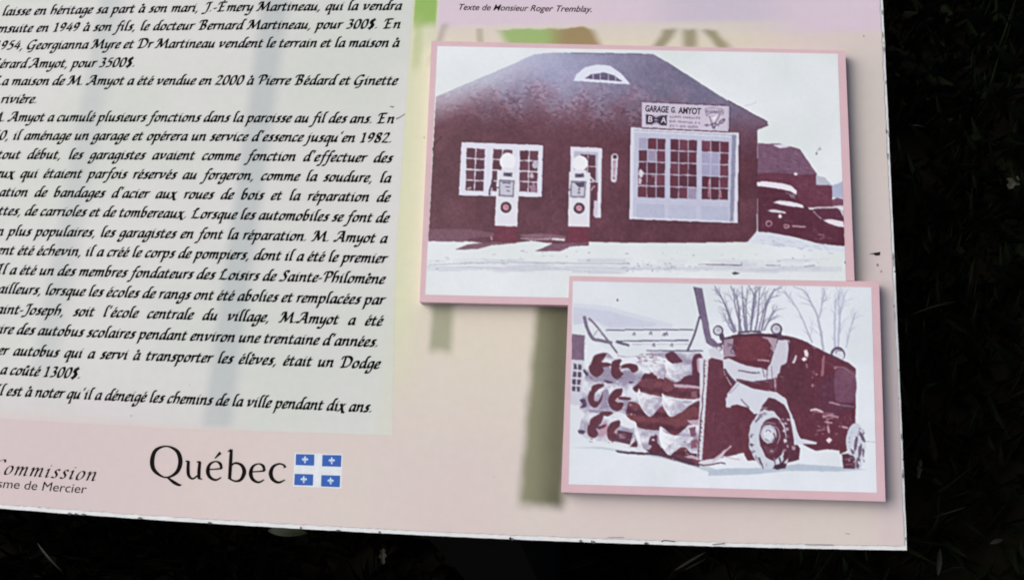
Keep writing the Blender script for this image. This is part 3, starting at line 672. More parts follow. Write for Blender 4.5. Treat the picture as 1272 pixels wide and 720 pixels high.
a.shape([(541.5, 120.4), (580, 104), (626.7, 84.4), (664, 67.5), (689, 65.5), (780, 67), (811, 67.3), (830, 78), (866, 101), (904.4, 125.6), (954, 151), (952.8, 156), (943, 160.5), (940.6, 163),
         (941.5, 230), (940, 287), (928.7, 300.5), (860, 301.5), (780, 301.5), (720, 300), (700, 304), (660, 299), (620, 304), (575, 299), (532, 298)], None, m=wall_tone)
a.at(*A2); a.line([(560, 382), (780, 503)], 1.2, (88, 64, 84), 1); a.line([(735, 540), (785, 518)], 1.4, (86, 50, 66), 1)
a.at(*A1); a.line([(850, 117), (1250, 123)], (1.0, 1.2), (98, 102, 130), 1)
a.at(*A3); a.line([(75, 120), (95, 80), (130, 42)], 1.4, (50, 30, 46), 1)
a.shape([(55, 560), (270, 560), (420, 580), (420, 600), (290, 610), (250, 632), (52, 628)], (112, 72, 86), 1)
a.shape([(560, 590), (700, 585), (822, 600), (820, 622), (620, 625)], (124, 86, 98), 1)
a.line([(570, 612), (660, 618), (740, 612)], 1, (186, 178, 190), 2); a.line([(745, 616), (815, 620)], 2.2, (214, 216, 224), 2)
a.line([(405, 600), (412, 622)], 1.4, (186, 150, 160), 2)
a.build('garage_building', gp)

a = art(1, *A1)
a.shape([(865, 272), (880, 238), (930, 198), (1000, 181), (1070, 190), (1130, 230), (1172, 278), (1183, 293)], (214, 220, 234))
a.shape([(930, 260), (965, 236), (1035, 226), (1095, 243), (1140, 277)], (96, 84, 112), 1)
for x in (975, 1015, 1060, 1100): a.line([(x, 228), (x + 2, 275)], .8, (196, 198, 216), 2)
a.build('eyebrow_window', gp)

W1 = (212, 214, 228)
def pane(i, j): return random.choice([(84, 36, 50), (90, 42, 56), (78, 34, 50), (96, 50, 64)])
a = art(1, *A3)
a.shape([(240, 75), (695, 92), (688, 381), (225, 372)], W1)
a.line([(233, 70), (700, 88)], .7, (64, 30, 48), 1); a.line([(700, 92), (693, 384)], .8, (62, 28, 46), 1); a.line([(225, 377), (690, 386)], .9, (62, 28, 46), 1)
a.grid([(266, 104), (374, 110), (364, 352), (260, 346)], 2, 4, .10, None, 1, pane)
a.grid([(415, 110), (526, 116), (520, 354), (404, 350)], 2, 4, .10, None, 1, pane)
a.grid([(564, 118), (672, 122), (664, 358), (560, 353)], 2, 4, .10, None, 1, pane)
a.line([(262, 227), (372, 232)], 1.6, W1, 2); a.line([(410, 230), (530, 236)], 1.6, W1, 2); a.line([(562, 236), (668, 241)], 1.6, W1, 2)
a.oval((652, 202), 17, 20, (176, 176, 194), 2); a.oval((632, 262), 12, 14, (188, 170, 188), 2, .3); a.oval((640, 330), 20, 24, (150, 118, 138), 2, .3)
a.line([(270, 338), (295, 326)], 1.6, (196, 196, 210), 2)
a.build('shop_window', gp)

a = art(1, *A3)
a.shape([(850, 100), (1025, 108), (1018, 498), (985, 496), (975, 300), (850, 295)], W1)
a.shape([(870, 125), (1002, 132), (1000, 296), (866, 292)], (176, 178, 196), 1)
a.shape([(905, 142), (990, 147), (988, 292), (902, 290)], (84, 38, 54), 2); a.line([(900, 208), (990, 212)], .9, W1, 3); a.line([(946, 146), (943, 290)], .8, W1, 3)
a.shape([(975, 300), (1003, 300), (1000, 400), (972, 400)], (96, 44, 60), 2); a.shape([(980, 400), (1001, 400), (998, 490), (978, 488)], (196, 192, 208), 2)
a.build('open_door', gp)

def pump(cx, cy, left):
    a = art(3, *A3)
    if left: tl, tr, br_, bl = (440, 236), (562, 240), (551, 546), (425, 541)
    else: tl, tr, br_, bl = (842, 241), (960, 246), (955, 548), (835, 545)
    a.shape([(bl[0], bl[1]), (br_[0], br_[1]), (br_[0] - 4, 640 + (0 if left else 12)), (bl[0] - 4, 642 + (0 if left else 14))], (104, 40, 56))
    if left: a.shape([(200, 676), (275, 645), (421, 632), (545, 636), (470, 645), (400, 652), (330, 672)], (116, 78, 94))
    else: a.shape([(650, 684), (745, 642), (826, 640), (945, 632), (965, 625), (935, 648), (845, 660), (790, 684)], (116, 76, 94))
    a.oval((cx, cy), 45 if left else 42, 47 if left else 44, (226, 229, 236), 1)
    a.shape([(cx - 34, cy + 36), (cx + 36, cy + 38), (cx + 38, cy + 62), (cx - 36, cy + 60)], (214, 216, 226), 1)
    a.shape([tl, tr, br_, bl], (214, 216, 226), 2)
    dx = (tl[0] + tr[0]) / 2
    a.shape([(dx - 26, tl[1] + 8), (dx + 24, tl[1] + 10), (dx + 22, tl[1] + 32), (dx - 27, tl[1] + 30)], (92, 84, 108), 3); a.line([(dx - 14, tl[1] + 20), (dx + 12, tl[1] + 21)], 1.6, (50, 40, 60), 4)
    dx -= 8
    a.shape([(dx - 44, tl[1] + 48), (dx + 44, tl[1] + 52), (dx + 38, tl[1] + 146), (dx - 46, tl[1] + 142)], (122, 118, 140), 3)
    a.shape([(dx - 36, tl[1] + 60), (dx + 36, tl[1] + 62), (dx + 31, tl[1] + 136), (dx - 38, tl[1] + 133)], (190, 192, 206), 4)
    if left: a.line([(dx - 26, tl[1] + 66), (dx + 22, tl[1] + 68)], 1.6, (96, 88, 112), 5); a.line([(dx - 10, tl[1] + 88), (dx + 18, tl[1] + 89)], 1.4, (104, 96, 118), 5); a.line([(dx - 2, tl[1] + 110), (dx + 16, tl[1] + 112)], 1.6, (110, 102, 124), 5)
    else:
        a.shape([(dx - 22, tl[1] + 62), (dx + 34, tl[1] + 58), (dx + 34, tl[1] + 84), (dx + 8, tl[1] + 88)], (80, 66, 90), 5); a.oval((dx + 4, tl[1] + 98), 8, 8, (112, 104, 126), 5); a.oval((dx + 2, tl[1] + 116), 8, 7, (112, 104, 126), 5)
    lx, ly = (488, 439) if left else (897, 444)
    a.oval((lx, ly), 31, 31, (58, 30, 46), 3); a.oval((lx, ly), 18, 18, (176, 120, 138), 4); a.shape([(lx - 14, ly - 8), (lx + 14, ly - 8), (lx + 10, ly + 10), (lx - 12, ly + 9)], (206, 160, 172), 5)
    a.line([(lx - 9, ly + 1), (lx + 10, ly - 1)], .9, (120, 54, 74), 6)
    if left:
        a.line([(440, 252), (420, 262), (410, 300), (398, 345), (394, 372)], 2.0, (66, 40, 56), 2); a.line([(412, 330), (404, 372)], 1.2, (180, 178, 194), 3); a.line([(432, 330), (452, 326)], 1.6, (92, 66, 84), 4)
    else:
        a.line([(948, 248), (962, 272), (988, 298)], 1.6, (206, 206, 218), 3); a.line([(985, 296), (976, 330), (972, 400), (964, 482)], 1.7, (70, 34, 50), 3); a.line([(962, 344), (985, 318)], 1.2, (214, 190, 200), 4)
        a.line([(838, 342), (852, 338)], 1.6, (92, 66, 84), 3)
    o = a.build('fuel_pump', gp); return o
pump(498, 182, True); pump(903, 193, False)

a = art(1, *A3)
a.shape([(1078, 150), (1090, 138), (1106, 140), (1115, 153), (1108, 288), (1096, 299), (1080, 296), (1074, 284)], (204, 202, 216)); a.oval((1097, 157), 11, 12, (56, 26, 42), 1)
a.shape([(1089, 178), (1103, 178), (1099, 262), (1086, 262)], (150, 110, 130), 1); a.line([(1096, 185), (1092, 262)], .8, (216, 214, 226), 2); a.oval((1091, 275), 9, 9, (150, 120, 138), 1)
a.build('wall_thermometer', gp)

# garage door
a = art(1, *A2)
def q4(x, y): return ((x / 4.237), (y / 4.237) + 140)     # region four inside region two's frame
def A4p(x, y): return (x / 4.237 * 4.5, (140 + y / 4.237) * 4.5)
a.shape([(15, 533), (620, 563), A4p(577, 411), A4p(8, 390)], (206, 208, 222)); a.shape([(36, 560), (584, 588), A4p(536, 400), A4p(26, 378)], (184, 188, 210), 1)
a.line([(10, 533), A4p(3, 392)], .9, (66, 28, 46), 1); a.line([(625, 566), A4p(583, 412)], 1.1, (64, 26, 44), 1); a.line([A4p(5, 397), A4p(580, 417)], 1.0, (66, 28, 46), 1)
a.shape([(582, 575), (606, 577), A4p(556, 404), A4p(536, 402)], (136, 138, 164), 1)
a.line([(30, 548), (600, 577)], .9, (150, 152, 176), 1)
def dpane(i, j):
    if random.random() < .05: return (150, 140, 166)
    return random.choice([(96, 40, 54), (88, 38, 52), (104, 50, 66), (84, 34, 50)])
a.grid([(60, 588), (212, 594), A4p(195, 282), A4p(50, 278)], 3, 5, .085, None, 2, lambda i, j: (160, 158, 184) if (i, j) == (0, 0) else dpane(i, j))
a.grid([(236, 595), (388, 602), A4p(362, 287), A4p(219, 283)], 3, 5, .085, None, 2, dpane)
a.grid([(412, 603), (566, 610), A4p(528, 292), A4p(386, 288)], 3, 5, .085, None, 2, lambda i, j: (158, 156, 186) if j in (1, 2) and i < 2 else dpane(i, j))
a.shape([A4p(47, 308), A4p(195, 314), A4p(193, 386), A4p(45, 382)], (172, 178, 200), 2); a.shape([A4p(218, 315), A4p(360, 320), A4p(358, 392), A4p(216, 388)], (178, 183, 204), 2); a.shape([A4p(386, 321), A4p(530, 326), A4p(528, 400), A4p(384, 394)], (174, 180, 202), 2)
a.oval(A4p(68, 150), 14, 22, (206, 202, 216), 3, .25); a.oval(A4p(64, 190), 8, 20, (196, 190, 206), 3, .25); a.line([A4p(125, 165), A4p(145, 165), A4p(142, 212)], .9, (190, 160, 176), 3)
a.line([A4p(428, 180), A4p(424, 275)], 1.6, (176, 120, 130), 3); a.line([A4p(486, 240), A4p(490, 280)], 2, (170, 120, 132), 3)
a.build('garage_door', gp)

# shop sign over the garage door
SG = ((790, 120), 9.785)
a = art(1, *SG)
a.shape([(70, 70), (1135, 120), (1125, 425), (70, 375)], (196, 190, 208))
a.line([(64, 62), (1140, 112)], .7, (70, 36, 56), 1); a.line([(66, 384), (1128, 434)], .9, (66, 32, 52), 1); a.line([(1142, 120), (1132, 430)], .9, (70, 36, 56), 1)
a.line([(1118, 124), (1110, 420)], .5, (158, 150, 172), 1)
K = (52, 34, 52)
a.shape([(122, 216), (185, 222), (245, 262), (318, 232), (378, 226), (374, 352), (312, 350), (246, 306), (180, 340), (118, 336)], K, 1)
a.line([(190, 218), (245, 246), (318, 226)], .7, (120, 104, 128), 2); a.line([(180, 346), (245, 322), (310, 354)], .7, (120, 104, 128), 2)
a.line([(225, 286), (270, 288)], 1.2, (188, 180, 200), 2)
for y0, y1, xa, xb in ((246, 262, 408, 760), (300, 322, 408, 760), (356, 374, 410, 764)):      # three lines of tiny lettering
    x = xa
    while x < xb:
        h = random.uniform(18, 30); f = (x - xa) / (xb - xa); yy = y0 + (y1 - y0) * f
        for _ in range(2): a.line([(x + random.uniform(0, 16), yy - h / 2 + random.uniform(-3, 3)), (x + random.uniform(4, 22), yy + h / 2 + random.uniform(-3, 3))], .6, (104, 84, 108), 2)
        a.line([(x, yy + random.uniform(-10, 10)), (x + 16, yy + random.uniform(-10, 10))], .6, (104, 84, 108), 2); x += random.choice((24, 26, 30, 44))
for q in ([(838, 158), (880, 140), (960, 138), (1060, 160), (1058, 214), (1030, 222), (970, 190), (880, 212), (860, 240), (850, 200)],): a.line(q + [q[0]], .7, (112, 98, 124), 1)
for i in range(7): a.line([(850 + i * 30, 205 - (i % 2) * 8), (862 + i * 30, 160)], .9, (112, 96, 122), 2, False); a.line([(862 + i * 30, 160), (872 + i * 30, 206)], .7, (112, 96, 122), 2, False)
a.line([(890, 235), (905, 275), (940, 335), (985, 290), (1020, 220)], 1.1, (96, 78, 104), 1); a.shape([(912, 232), (990, 230), (950, 300)], (226, 222, 234), 1); a.line([(920, 240), (960, 236)], .8, (120, 106, 130), 2)
a.line([(830, 350), (870, 335), (850, 360), (890, 345)], 1.2, (86, 70, 98), 2); a.line([(900, 345), (960, 325), (1000, 352), (1020, 305), (1080, 272), (1050, 320), (1010, 330)], 1.3, (80, 62, 90), 2); a.line([(925, 345), (950, 390), (965, 345)], 1.5, (70, 54, 82), 2)
o = a.build('shop_sign', gp)
SP = lambda x, y: (SG[0][0] + x / SG[1], SG[0][1] + y / SG[1])
INKD, INKL = ink(K), ink((206, 198, 214))
for txt, p0, p1, h, m in (('GARAGE', (110, 180), (392, 196), 8.4, INKD), ('G.', (424, 193), (482, 197), 7.6, INKD), ('AMYOT', (512, 203), (788, 217), 8.4, INKD), ('B', (146, 306), (198, 310), 7.6, INKL), ('A', (302, 316), (364, 320), 7.6, INKL)):
    plain('lettering', txt, SP(*p0), SP(*p1), h, gp, n=HP + .00016, m=m, bold=.035 if m is INKD else .02)

# right of the garage: barn, hill, snowed-in cars
a = art(0, *A4)
a.shape([(1068, 214), (1100, 205), (1134, 190), (1137, 282), (1090, 278), (1070, 270)], (168, 176, 200))
a.shape([(1072, 290), (1100, 278), (1137, 288), (1138, 320), (1070, 322)], (116, 70, 88), 1)
a.build('far_hill', gp)
a = art(1, *A4)
a.shape([(683, -8), (800, -6), (905, 22), (995, 155), (992, 178), (1010, 208), (1074, 214), (1078, 330), (683, 330)], (100, 48, 64))
a.shape([(684, -8), (800, -6), (905, 22), (992, 152), (900, 158), (790, 145), (684, 150)], (116, 82, 104), 1)
for k in range(26):
    x, y = random.uniform(690, 930), random.uniform(5, 135)
    if y > 20: a.line([(x, y), (x + random.uniform(15, 45), y + random.uniform(-3, 8))], .7, random.choice([(132, 104, 124), (98, 64, 86), (144, 120, 140)]), 2)
a.shape([(760, 2), (820, -4), (850, 10), (800, 18)], (206, 208, 220), 2)
a.shape([(990, 158), (1035, 172), (1076, 213), (990, 210)], (176, 180, 196), 2)
a.oval((882, 153), 9, 8, (214, 208, 218), 2); a.line([(945, 332), (1040, 328), (1132, 326)], 1.2, (190, 180, 192), 2)
a.line([(1015, 8), (990, 45)], 1.0, (176, 180, 196), 0)
a.build('barn', gp)
a = art(3, *A4)
a.shape([(930, 345), (1000, 334), (1100, 332), (1139, 350), (1140, 440), (1000, 430)], (88, 40, 56))
a.shape([(1105, 335), (1135, 350), (1138, 385), (1118, 350)], (196, 196, 210), 1); a.line([(960, 350), (1010, 385)], 1.4, (206, 196, 206), 1)
a.shape([(1028, 395), (1060, 390), (1132, 402), (1141, 432), (1082, 428), (1050, 408)], (218, 214, 224), 1)
a.build('parked_car', gp)
a = art(4, *A4)
a.shape([(683, 205), (800, 205), (880, 240), (895, 290), (945, 330), (1000, 372), (1050, 412), (1139, 440), (1141, 532), (1060, 526), (985, 515), (900, 490), (800, 470), (745, 462), (683, 456)], (86, 36, 50))
a.shape([(680, 195), (720, 192), (800, 200), (860, 215), (888, 240), (886, 262), (855, 244), (780, 228), (680, 216)], (222, 220, 230), 1)
a.shape([(762, 302), (800, 293), (860, 298), (920, 316), (926, 332), (880, 326), (800, 314)], (218, 216, 228), 1)
a.shape([(733, 346), (760, 338), (830, 352), (832, 360), (770, 356)], (206, 200, 214), 1)
a.line([(830, 250), (858, 262), (882, 282)], 2, (118, 84, 104), 1); a.oval((865, 268), 14, 12, (134, 110, 132), 2, .2)
a.oval((742, 413), 17, 17, (176, 130, 146), 1); a.oval((742, 414), 11, 11, (84, 36, 50), 2); a.oval((801, 375), 9, 10, (226, 212, 222), 1)
a.line([(818, 422), (840, 420), (848, 428), (832, 436), (822, 428)], 1.2, (196, 160, 172), 1); a.line([(864, 428), (936, 430)], 2.0, (176, 136, 150), 1)
a.line([(1000, 470), (1035, 474)], 1.2, (150, 100, 116), 1); a.line([(1010, 495), (1035, 484)], 1, (140, 92, 108), 1); a.line([(975, 350), (1020, 392)], 1.2, (170, 140, 156), 1)
a.line([(690, 300), (700, 380), (690, 440)], .9, (70, 28, 42), 1); a.line([(700, 282), (800, 282)], .8, (66, 26, 40), 1)
a.build('parked_car', gp)

# snow bank, road ruts and specks
a = art(5, *A4)
a.shape([(632, 512), (655, 480), (682, 456), (740, 460), (800, 474), (900, 496), (1000, 520), (1141, 540), (1141, 560), (900, 540), (760, 530)], (206, 214, 226))
for k in range(34):
    x = random.uniform(690, 1060); y = 470 + (x - 680) * .16 + random.uniform(0, 45); a.line([(x, y), (x + random.uniform(12, 40), y + random.uniform(-2, 9))], .9, random.choice([(178, 188, 206), (190, 198, 214)]), 1)
a.line([(370, 628), (480, 630), (600, 633)], (.6, 1.5), (104, 96, 122), 1); a.line([(725, 634), (800, 632)], 1, (120, 112, 136), 1); a.line([(930, 640), (985, 632)], .9, (130, 122, 146), 1)
a.shape([(545, 674), (565, 666), (590, 676), (560, 682)], (56, 48, 66), 1)
for k in range(70):
    x, y = random.uniform(-1050, 1120), random.uniform(560, 672)
    if x < -330 and y > 668: continue
    wd = random.uniform(4, 22)
    a.line([(x, y + .012 * x), (x + wd, y + .012 * x + random.uniform(-3, 3))], random.uniform(.5, 1.0), random.choice([(150, 154, 172), (176, 182, 196), (124, 120, 140), (186, 192, 204)]), 1)
for k in range(46):
    x = random.uniform(-30, 240); y = random.uniform(618, 668); a.line([(x, y), (x + random.uniform(3, 12), y + random.uniform(-6, 6))], random.uniform(.5, 1.2), random.choice([(134, 134, 154), (160, 164, 182)]), 1)
a.line([(-1060, 640), (-500, 652), (-360, 650)], .8, (184, 192, 202), 1); a.line([(-330, 640), (100, 650), (600, 648)], .8, (188, 196, 206), 1)
a.line([(-1050, 632), (-700, 618), (-330, 622), (0, 624)], 1.1, (168, 174, 190), 1)
for k in range(60):                                 # wheel-packed snow in soft grey bands
    x, y = random.uniform(-1060, 1000), random.choice([random.uniform(600, 640), random.uniform(625, 670)])
    a.line([(x, y), (x + random.uniform(60, 260), y + random.uniform(-2, 6))], random.uniform(1.5, 5), random.choice([(186, 190, 204), (196, 200, 212), (176, 178, 196)]), 0, alpha=random.uniform(.15, .4))
a.shape([(-1055, 640), (-500, 636), (200, 642), (1125, 640), (1125, 668), (300, 662), (-500, 652), (-1060, 664)], (186, 190, 206), 0, alpha=.35)
a.line([(-740, 655), (-480, 640), (-200, 668)], .7, (184, 190, 202), 1)
a.build('snowy_road', gp)
a = art(1, (0, 0), 1); a.line([(925, 132), (938, 128), (939, 125)], .6, (176, 186, 192), 0); a.build('photo_speck', gp); a = art(1, (0, 0), 1); a.oval((1014.4, 191), 1.1, 1.3, (98, 96, 120), 0); a.build('photo_speck', gp); a = art(1, (0, 0), 1); a.oval((1018.5, 185.2), 2, 1, (156, 160, 174), 0, .3); a.build('photo_speck', gp)
a = art(1, *A4); a.oval((1148, 618), 7, 9, (30, 16, 28), 0, .2); a.line([(1150, 630), (1168, 655)], 1.1, (150, 80, 110), 0); a.line([(1178, 670), (1180, 700), (1174, 716)], 1.2, (190, 110, 134), 0); a.build('scuff_mark', gp)

# ------------------------------------------------------------------ snowplow picture
SPIC = Picture('snowplow_picture', [(707, 342.5), (1092, 349.5), (1100, 622.5), (697, 611)], [(711.5, 349), (1082.4, 356.8), (1089.3, 611.5), (706.5, 601)], HP + .0006, ((210, 218, 225), (220, 227, 235)))
sp_ = SPIC.o
PIC = SPIC
B5, B6, B7, B8 = ((700, 340), 5.145), ((880, 340), 5.143), ((700, 460), 4.5), ((880, 460), 4.235)
a = art(0, *B5)
a.shape([(62, 190), (180, 195), (300, 210), (480, 262), (700, 320), (690, 345), (460, 345), (280, 352), (200, 300), (62, 330)], (196, 202, 218), 0, alpha=.6); a.shape([(62, 215), (180, 222), (300, 240), (440, 280), (600, 318), (560, 340), (300, 345), (220, 305), (62, 325)], (184, 190, 210), 0, alpha=.5)
a.build('far_slope', sp_); a = art(0, *B7); a.shape([(30, 430), (200, 436), (330, 452), (480, 478), (560, 492), (700, 528), (880, 590), (890, 560), (700, 505), (400, 452), (200, 425)], (186, 198, 208), 1, sm=False)
a.build('snow_bank', sp_); a = art(1, *B7); a.line([(300, 455), (400, 464), (560, 470), (660, 505), (760, 530)], (1.5, 4), (116, 84, 102), 2)
a.at(*B8); a.shape([(0, 525), (100, 512), (240, 512), (390, 500), (470, 490), (700, 505), (830, 520), (700, 530), (420, 526), (240, 545), (0, 552)], (176, 190, 206), 1)
a.build('snow_ground', sp_)
a = art(0, *B5)
a.shape([(53, 384), (136, 392), (130, 552), (50, 548)], (118, 92, 116)); a.shape([(50, 552), (128, 556), (122, 840), (40, 836)], (196, 198, 212))
a.grid([(60, 566), (122, 572), (112, 716), (54, 714)], 2, 3, .3, (74, 56, 80), 1)
a.at(*B7); a.grid([(50, 2), (102, 4), (96, 124), (42, 120)], 2, 3, .3, (80, 62, 86), 1)
a.build('house', sp_)
LT = (96, 88, 116)
a = art(1, *B5)
a.line([(270, 358), (830, 356)], 1.5, LT); a.line([(340, 430), (440, 428), (800, 424)], 1.7, LT); a.line([(440, 450), (800, 448)], .7, (160, 160, 182)); a.line([(530, 490), (890, 492)], 1.8, (112, 104, 130)); a.line([(530, 520), (820, 518)], 2.0, (104, 92, 118)); a.line([(550, 504), (860, 505)], 1.6, (176, 172, 190))
for x, y in ((450, 385), (556, 380), (655, 385), (575, 455), (690, 455), (640, 390)): a.line([(x - 8, y + 8), (x + 4, y - 12), (x + 8, y + 10)], 1.2, (104, 92, 118), 1)
a.build('fence_rail', sp_)
def tree(trunks, rgb, twigs=7, al=.8):
    a = art(0, *B6)
    def twig(b, ang, ln, wd, dep):
        e = (b[0] + ln * math.sin(ang), b[1] - ln * math.cos(ang)); m_ = ((b[0] + e[0]) / 2 + random.uniform(-4, 4), (b[1] + e[1]) / 2 + random.uniform(-4, 4))
        if e[1] < 64: return
        a.line([b, m_, e], (wd, wd * .6), rgb, 0, alpha=al * (.75 if dep else .9))
        if dep < 2:
            for _ in range(2): twig(m_ if _ else e, ang + random.uniform(-.6, .6), ln * random.uniform(.5, .8), wd * .7, dep + 1)
    for p, w0 in trunks:
        a.line(p, (w0, .9), rgb, alpha=al)
        for k in range(twigs):
            i = random.randrange(1, len(p)); q = p[i]; q0 = p[i - 1]; f = random.uniform(.1, 1); b0 = (q0[0] + (q[0] - q0[0]) * f, q0[1] + (q[1] - q0[1]) * f)
            twig(b0, math.atan2(q[0] - q0[0], q0[1] - q[1]) + random.uniform(-.7, .7), random.uniform(22, 62), .8, 0)
    a.build('bare_tree', sp_)
tree([([(168, 376), (135, 280), (95, 170), (40, 78)], 3.0), ([(200, 376), (195, 240), (180, 150), (140, 74)], 3.2), ([(238, 368), (222, 200), (215, 74)], 3.2), ([(268, 368), (285, 200), (290, 130), (255, 76)], 3.0),
      ([(300, 372), (318, 240), (328, 74)], 3.0), ([(340, 366), (370, 210), (425, 92)], 2.6), ([(355, 362), (400, 270), (440, 205)], 2.0), ([(160, 376), (110, 290)], 1.4), ([(275, 300), (300, 170), (300, 76)], 2.0), ([(180, 372), (150, 300), (110, 200), (70, 130)], 1.6), ([(215, 372), (170, 200), (165, 90)], 1.8), ([(320, 370), (350, 240), (395, 130)], 2.0), ([(250, 370), (240, 220), (250, 90)], 1.6)], (112, 108, 136), 6, .85)
tree([([(735, 490), (705, 300), (660, 190), (610, 110), (540, 82)], 3.0), ([(662, 440), (610, 310), (560, 210), (480, 110)], 2.0), ([(708, 280), (725, 200), (745, 120)], 1.6)], (150, 152, 176), 9, .7)
tree([([(808, 470), (806, 300), (815, 110)], 3.4), ([(828, 470), (840, 280), (858, 190), (885, 100)], 2.8), ([(880, 470), (905, 360), (940, 250)], 1.8), ([(840, 380), (835, 230), (830, 120)], 2.0)], (160, 168, 194), 9, .65)

# the plough blower: rails, chute, augers
a = art(2, *B5)
a.shape([(828, 82), (886, 92), (915, 260), (945, 405), (995, 452), (960, 470), (915, 440), (880, 300)], (112, 96, 122)); a.line([(834, 86), (868, 250), (915, 440)], 1.0, (84, 66, 92), 1)
a.line([(870, 270), (835, 390), (790, 495)], 2.6, (90, 76, 102), 1); a.line([(876, 290), (905, 445)], 1.6, (206, 210, 222), 1)
a.build('discharge_chute', sp_)
a = art(2, *B5)
a.line([(132, 268), (150, 340), (185, 412), (240, 425), (312, 442)], 4.0, (112, 100, 124)); a.line([(160, 280), (225, 350), (345, 505)], 2.4, (120, 108, 132)); a.line([(335, 432), (420, 458)], 3.0, (92, 80, 108)); a.line([(190, 400), (230, 350), (245, 390)], 1.1, (150, 144, 166))
a.build('guide_arm', sp_)
AN1, AN2 = value_noise(SPIC.H, SPIC.W, 16, 3), value_noise(SPIC.H, SPIC.W, 5, 2)
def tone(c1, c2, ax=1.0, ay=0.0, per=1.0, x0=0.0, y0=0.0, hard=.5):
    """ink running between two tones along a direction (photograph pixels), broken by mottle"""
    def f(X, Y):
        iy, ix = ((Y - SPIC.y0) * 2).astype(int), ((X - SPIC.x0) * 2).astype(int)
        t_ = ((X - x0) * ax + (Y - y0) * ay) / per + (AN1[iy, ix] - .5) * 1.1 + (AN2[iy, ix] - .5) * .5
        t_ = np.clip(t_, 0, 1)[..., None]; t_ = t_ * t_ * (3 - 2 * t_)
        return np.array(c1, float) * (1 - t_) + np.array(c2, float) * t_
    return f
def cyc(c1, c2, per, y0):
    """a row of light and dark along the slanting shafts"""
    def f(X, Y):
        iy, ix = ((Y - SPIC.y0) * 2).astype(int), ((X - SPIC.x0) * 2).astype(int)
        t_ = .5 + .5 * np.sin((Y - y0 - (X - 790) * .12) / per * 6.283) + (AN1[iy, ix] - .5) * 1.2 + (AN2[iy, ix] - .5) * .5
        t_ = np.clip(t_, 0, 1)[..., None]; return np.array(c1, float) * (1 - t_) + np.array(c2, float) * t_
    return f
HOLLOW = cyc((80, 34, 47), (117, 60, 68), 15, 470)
LA, WS, DK, MID = (176, 176, 195), (217, 223, 232), (92, 42, 55), (146, 138, 162)
a = art(3, (705, 420), 4.5)
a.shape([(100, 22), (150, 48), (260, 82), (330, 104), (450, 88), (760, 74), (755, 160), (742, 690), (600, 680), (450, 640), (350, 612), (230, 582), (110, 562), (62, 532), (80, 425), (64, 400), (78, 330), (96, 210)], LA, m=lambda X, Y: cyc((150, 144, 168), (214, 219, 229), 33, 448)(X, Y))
a.shape([(104, 20), (200, 46), (275, 86), (265, 116), (215, 78), (150, 92), (126, 130), (104, 172)], WS, 1, sm=True)
a.shape([(255, 95), (330, 108), (440, 92), (548, 112), (560, 150), (450, 152), (400, 140), (330, 150), (300, 118)], WS, 1, sm=True)
for q in ([(108, 200), (165, 220), (250, 226), (232, 242), (130, 224)], [(192, 300), (228, 290), (226, 382), (188, 372)], [(308, 345), (346, 340), (332, 402), (304, 396)], [(196, 160), (236, 160), (238, 210), (196, 212)], [(108, 402), (170, 398), (240, 412), (180, 420)], [(300, 190), (350, 180), (380, 230), (320, 232)]): a.shape(q, MID, 1, sm=True)
a.shape([(190, 482), (222, 470), (220, 532), (178, 545)], (180, 144, 164), 1, sm=True); a.shape([(306, 425), (350, 445), (382, 480), (360, 502), (296, 482)], WS, 1, sm=True)
# dark hollows of the big spirals
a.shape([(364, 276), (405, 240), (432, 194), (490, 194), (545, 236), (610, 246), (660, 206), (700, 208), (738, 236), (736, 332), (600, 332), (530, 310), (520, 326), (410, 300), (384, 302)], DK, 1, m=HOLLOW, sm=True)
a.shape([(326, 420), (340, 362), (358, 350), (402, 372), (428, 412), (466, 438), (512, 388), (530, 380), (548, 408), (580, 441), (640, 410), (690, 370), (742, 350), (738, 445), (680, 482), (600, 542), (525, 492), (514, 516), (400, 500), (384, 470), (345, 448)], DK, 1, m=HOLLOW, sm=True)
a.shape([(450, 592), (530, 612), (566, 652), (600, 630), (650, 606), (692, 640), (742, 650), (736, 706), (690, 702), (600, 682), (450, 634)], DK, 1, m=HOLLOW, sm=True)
a.shape([(545, 440), (640, 412), (700, 378), (736, 392), (700, 440), (610, 490), (550, 478)], (112, 58, 64), 2); a.shape([(540, 212), (600, 248), (640, 252), (560, 300), (532, 290)], (112, 58, 66), 2); a.shape([(400, 260), (440, 220), (500, 230), (470, 290)], (104, 52, 62), 2)
# the spirals' faces
for q in ([(400, 278), (412, 306), (470, 326), (526, 330), (522, 354), (490, 380), (502, 394), (466, 436), (428, 410), (402, 366), (391, 316)], [(532, 304), (548, 328), (620, 344), (692, 350), (690, 362), (644, 366), (660, 382), (622, 416), (576, 438), (544, 398), (530, 344)],
          [(380, 474), (394, 510), (450, 518), (508, 514), (510, 542), (470, 546), (462, 572), (490, 592), (456, 622), (420, 612), (392, 574), (376, 524)], [(518, 490), (542, 526), (620, 544), (700, 550), (692, 576), (642, 600), (592, 630), (570, 656), (532, 612), (513, 552)],
          [(452, 152), (500, 142), (546, 148), (552, 190), (522, 226), (512, 210), (490, 206), (468, 182)], [(550, 122), (600, 148), (650, 146), (702, 150), (706, 196), (662, 214), (616, 241), (572, 212), (548, 166)]): 
    xs = [p[0] for p in q]; xa, xb = 705 + min(xs) / 4.5, 705 + max(xs) / 4.5; ya = 420 + min(p[1] for p in q) / 4.5
    a.shape(q, None, 3, m=tone((228, 233, 240), (158, 152, 174), .85, .35, (xb - xa) * 1.25, xa - 1, ya), sm=True)
